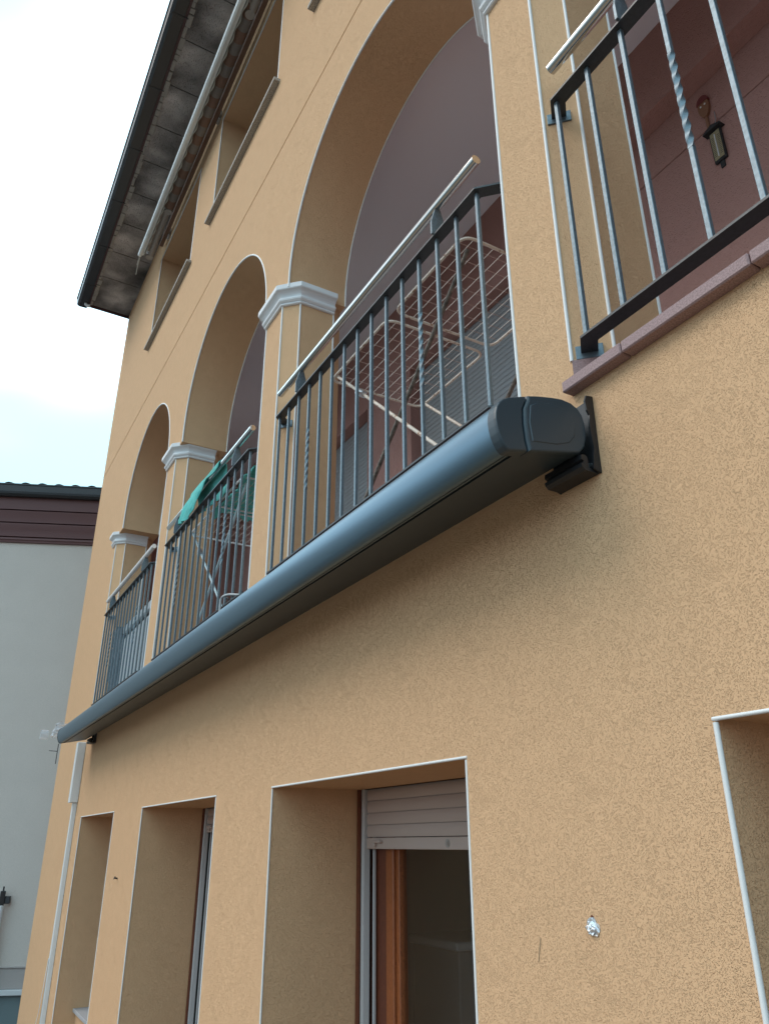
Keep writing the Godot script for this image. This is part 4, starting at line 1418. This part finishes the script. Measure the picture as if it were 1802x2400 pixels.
# ---------------------------------------------------------------- small things
func build_small_things() -> void:
	# thermometer hanging on the loggia wall
	var T := thing("wall_thermometer", "small wall thermometer with printed scale in dark roofed holder", "thermometer", Vector3(-1.80, 5.30, -1.74))
	var b := MB.new()
	b.cbox(Vector3(-0.038, 0.02, 0.0), Vector3(0.038, 0.245, 0.02), 0.003)
	b.cbox(Vector3(-0.014, -0.025, 0.0), Vector3(0.014, 0.02, 0.01), 0.002)
	part("holder", b, M.dark, T)
	var ro := MB.new()
	ro.extrude(PackedVector2Array([Vector2(-0.058, 0.245), Vector2(0.058, 0.245), Vector2(0.058, 0.252), Vector2(0, 0.278), Vector2(-0.058, 0.252)]), Vector3(0, 0, 0), Vector3.RIGHT, Vector3.UP, Vector3(0, 0, 0.045), 5.0)
	part("little_roof", ro, M.dark, T)
	var fc := MB.new()
	fc.box(Vector3(-0.03, 0.035, 0.0205), Vector3(0.03, 0.235, 0.0225))
	part("scale_plate", fc, M.thermo, T)
	var gl := MB.new()
	gl.tube(PackedVector3Array([Vector3(0, 0.05, 0.026), Vector3(0, 0.215, 0.026)]), 0.0035, 8)
	part("glass_tube", gl, M.white, T)
	var tk := MB.new()
	for k in 12:
		var yy := 0.06 + k * 0.0125
		tk.box(Vector3(-0.026, yy, 0.0226), Vector3(-0.012, yy + 0.003, 0.0232))
		tk.box(Vector3(0.012, yy, 0.0226), Vector3(0.026, yy + 0.003, 0.0232))
	part("scale_marks", tk, M.dark, T)
	# painted wooden spoon above it
	var S := thing("wooden_spoon", "painted wooden spoon with red top hung above the thermometer", "ornament", Vector3(-1.83, 5.58, -1.74))
	var hd := MB.new()
	var sp := PackedVector2Array()
	for k in 20:
		var an := TAU * k / 20.0
		sp.append(Vector2(cos(an) * 0.036, 0.20 + sin(an) * (0.085 if sin(an) < 0 else 0.07)))
	hd.extrude(sp, Vector3.ZERO, Vector3.RIGHT, Vector3.UP, Vector3(0, 0, 0.018), 40.0)
	hd.cbox(Vector3(-0.009, -0.16, 0.002), Vector3(0.009, 0.14, 0.014), 0.003)
	part("spoon", hd, M.spoon, S)
	var cp := MB.new()
	var cpp := PackedVector2Array()
	for k in 11:
		var an := PI * k / 10.0
		cpp.append(Vector2(cos(an) * 0.039, 0.228 + sin(an) * 0.05))
	cp.extrude(cpp, Vector3(0, 0, -0.001), Vector3.RIGHT, Vector3.UP, Vector3(0, 0, 0.022), 40.0)
	part("red_top", cp, M.redcap, S)
	for s in [-1.0, 1.0]:
		var e := MB.new()
		e.tube(PackedVector3Array([Vector3(s * 0.014, 0.205, 0.018), Vector3(s * 0.014, 0.205, 0.0205)]), 0.006, 12)
		part("painted_dot", e, M.white, S)
	var hk := MB.new()
	hk.tube(PackedVector3Array([Vector3(0.05, 0.11, 0.004), Vector3(0.052, 0.05, 0.01), Vector3(0.045, 0.02, 0.012), Vector3(0.035, 0.0, 0.01)]), 0.003, 6)
	part("hanging_wire", hk, M.zinc, S)

	# cable trunking on the far left of the facade
	var C := thing("cable_trunking", "white cable trunking running down the ochre wall corner", "trunking", Vector3(-9.24, -0.6, 0.0))
	var u := MB.new()
	u.cbox(Vector3(-0.05, 2.80, 0.001), Vector3(0.05, 3.42, 0.085), 0.004)
	part("upper_duct", u, M.white, C)
	var l := MB.new()
	l.cbox(Vector3(-0.028, 0.0, 0.001), Vector3(0.028, 2.799, 0.045), 0.003)
	part("lower_duct", l, M.white, C)
	var cov := MB.new()
	cov.grid([PackedVector3Array([Vector3(-0.034, 1.35, 0.048), Vector3(-0.034, 0.9, 0.065), Vector3(-0.034, 0.4, 0.12), Vector3(-0.034, 0.0, 0.17)]), PackedVector3Array([Vector3(0.0, 1.35, 0.05), Vector3(0.0, 0.9, 0.072), Vector3(0.0, 0.4, 0.128), Vector3(0.0, 0.0, 0.18)])], 0.004)
	part("loose_cover", cov, M.white, C)

	# clear film sticking out of the awning end
	var F := thing("plastic_film", "clear plastic packing film sticking out of the awning end", "film", Vector3(-8.9, 2.9, 0.2))
	var g := []
	for i in 22:
		var t := i / 21.0
		var row := PackedVector3Array()
		for j in 12:
			var s := j / 11.0
			row.append(Vector3(-0.02 - 0.28 * t + 0.02 * sin(s * 6.0), -0.05 + 0.13 * s + 0.012 * sin(t * 21.0 + s * 5.0), 0.13 + 0.05 * sin(t * 4.0 + s * 9.0) + 0.12 * t * (0.4 - s)))
		g.append(row)
	var fm := MB.new()
	fm.grid(g)
	part("sheet", fm, M.film, F)
	var g3 := []
	for i in 14:
		var an := TAU * i / 13.0
		var row := PackedVector3Array()
		for j in 5:
			row.append(Vector3(-0.34 + 0.05 * cos(an) + 0.01 * j, -0.02 + 0.05 * sin(an), 0.20 + 0.02 * j))
		g3.append(row)
	var fm2 := MB.new()
	fm2.grid(g3)
	part("curled_scrap", fm2, M.film, F)
	var hw := MB.new()
	hw.tube(PackedVector3Array([Vector3(-0.02, -0.14, 0.12), Vector3(-0.03, -0.26, 0.12), Vector3(-0.032, -0.34, 0.118)]), 0.004, 6)
	hw.tube(PackedVector3Array([Vector3(-0.025, -0.215, 0.12), Vector3(-0.10, -0.205, 0.19)]), 0.004, 6)
	part("hanging_tie", hw, M.dark, F)

	# foil plug, nail and scuff on the wall
	var rng := RandomNumberGenerator.new()
	rng.seed = 8
	var P := thing("foil_plug", "crumpled silver foil plug stuffed in a hole of the wall", "plug", Vector3(-1.59, 1.606, 0.0))
	var rings := []
	for j in 7:
		var row := PackedVector3Array()
		for k in 15:
			var an := TAU * (k % 14) / 14.0
			var q := j / 6.0
			var rr := sin(PI * (0.5 + 0.5 * q)) if j > 0 else 1.0
			var rad := 0.0155 * rr * (1.0 + 0.25 * sin(k % 14 * 4.7 + j * 2.1))
			row.append(Vector3(cos(an) * rad * 1.35, sin(an) * rad * 1.15 * (1.0 if sin(an) < 0 else 1.1), 0.012 * q + 0.003 * sin(k % 14 * 7.3 + j * 3.0)))
		rings.append(row)
	var pm := MB.new()
	for j in 6:
		for k in 14:
			var a: Vector3 = rings[j][k]
			var bb: Vector3 = rings[j][k + 1]
			var c: Vector3 = rings[j + 1][k + 1]
			var d: Vector3 = rings[j + 1][k]
			var n1 := (bb - a).cross(c - a).normalized()
			var n2 := (c - a).cross(d - a).normalized()
			if n1.z < 0: n1 = -n1
			if n2.z < 0: n2 = -n2
			if n1.is_finite(): pm.tri(a, bb, c, n1, n1, n1)
			if n2.is_finite(): pm.tri(a, c, d, n2, n2, n2)
	part("foil", pm, M.foil, P)
	var rim := MB.new()
	rim.extrude(PackedVector2Array([Vector2(-0.008, 0.016), Vector2(0.007, 0.016), Vector2(0.004, 0.027), Vector2(-0.003, 0.029)]), Vector3(0, 0, 0.0005), Vector3.RIGHT, Vector3.UP, Vector3(0, 0, 0.0006), 5.0)
	part("hole_edge", rim, M.darkwood, P)
	var N := thing("nail", "small dark nail in the wall between two openings", "nail", Vector3(-6.86, 1.545, 0.0))
	var nm := MB.new()
	nm.tube(PackedVector3Array([Vector3(0, 0, 0), Vector3(0.0, 0.004, 0.022)]), 0.006, 8)
	part("shank", nm, M.dark, N)
	var hd2 := MB.new()
	hd2.tube(PackedVector3Array([Vector3(0.0, 0.004, 0.022), Vector3(0.0, 0.006, 0.026)]), 0.012, 8)
	part("head", hd2, M.dark, N)

	var SC := thing("scuff_mark", "thin brown scuff mark on the wall beside the foil plug", "scuff", Vector3(-1.795, 1.541, 0.0))
	var scm := MB.new()
	scm.extrude(PackedVector2Array([Vector2(-0.012, -0.03), Vector2(-0.009, -0.028), Vector2(-0.002, -0.004), Vector2(0.006, 0.024), Vector2(0.004, 0.028), Vector2(-0.004, 0.004)]), Vector3(0, 0, 0.0004), Vector3.RIGHT, Vector3.UP, Vector3(0, 0, 0.0008), 5.0)
	part("smear", scm, M.scuff, SC)
	# grey plastic storage cabinet in the farthest arch
	var K := thing("storage_cabinet", "grey plastic storage cabinet behind the farthest railing", "cabinet", Vector3(-7.7, 3.09, -0.3))
	var kb := MB.new()
	kb.cbox(Vector3(-0.66, 0.0, -0.22), Vector3(0.66, 0.74, 0.2), 0.01)
	part("box", kb, M.plastic_grey, K)
	var kl := MB.new()
	kl.cbox(Vector3(-0.69, 0.765, -0.25), Vector3(0.69, 0.86, 0.225), 0.012)
	part("lid", kl, M.plastic_grey, K)
	var ks := MB.new()
	ks.box(Vector3(-0.65, 0.741, -0.21), Vector3(0.65, 0.764, 0.195))
	part("lid_gap", ks, M.dark, K)
	for q in 9:
		var r := MB.new()
		r.cbox(Vector3(-0.62 + q * 0.15, 0.03, 0.2005), Vector3(-0.55 + q * 0.15, 0.71, 0.212), 0.004)
		part("rib", r, M.plastic_grey, K)
	# folded tarp beside it
	var g4 := []
	var f := cloth_noise(12)
	for i in 60:
		var t := i / 59.0
		var row := PackedVector3Array()
		for j in 24:
			var s := j / 23.0
			row.append(Vector3(-0.22 + 0.5 * t, 0.92 * s + 0.03 * sin(t * 6.0), 0.05 * sin(t * 26.0 + 2.0 * f.get_noise_2d(t * 3.0, s * 2.0)) + 0.03 * f.get_noise_2d(t * 14.0, s * 16.0)))
		g4.append(row)
	var tm := MB.new()
	tm.grid(g4, 0.006)
	var TP := thing("folded_tarp", "dark grey crumpled tarp standing beside the grey cabinet", "tarp", Vector3(-8.72, 3.09, -0.13))
	part("sheet", tm, M.tarp, TP)

	# cables at the foot of the middle railing
	var CB := thing("cable_coil", "black cable looped round the foot of the towel railing", "cable", Vector3(-4.6, 3.2, 0.0))
	var pts := PackedVector3Array()
	for k in 40:
		var an := k * 0.42
		pts.append(Vector3(-0.16 + 0.012 * k + 0.06 * cos(an), 0.035 + 0.045 * sin(an), -0.03 + 0.02 * sin(an * 0.7)))
	var cm := MB.new()
	cm.tube(pts, 0.006, 8)
	part("loops", cm, M.cable, CB)
	var HS := thing("grey_hose", "short grey hose hooked over the rail beside black cable", "hose", Vector3(-4.58, 3.2, 0.02))
	var hs := MB.new()
	hs.tube(bend([Vector3(-0.05, -0.07, 0.035), Vector3(-0.05, 0.05, 0.035), Vector3(0.04, 0.05, 0.02), Vector3(0.16, 0.02, -0.03)], 0.04), 0.008, 8)
	part("hose", hs, M.hose, HS)
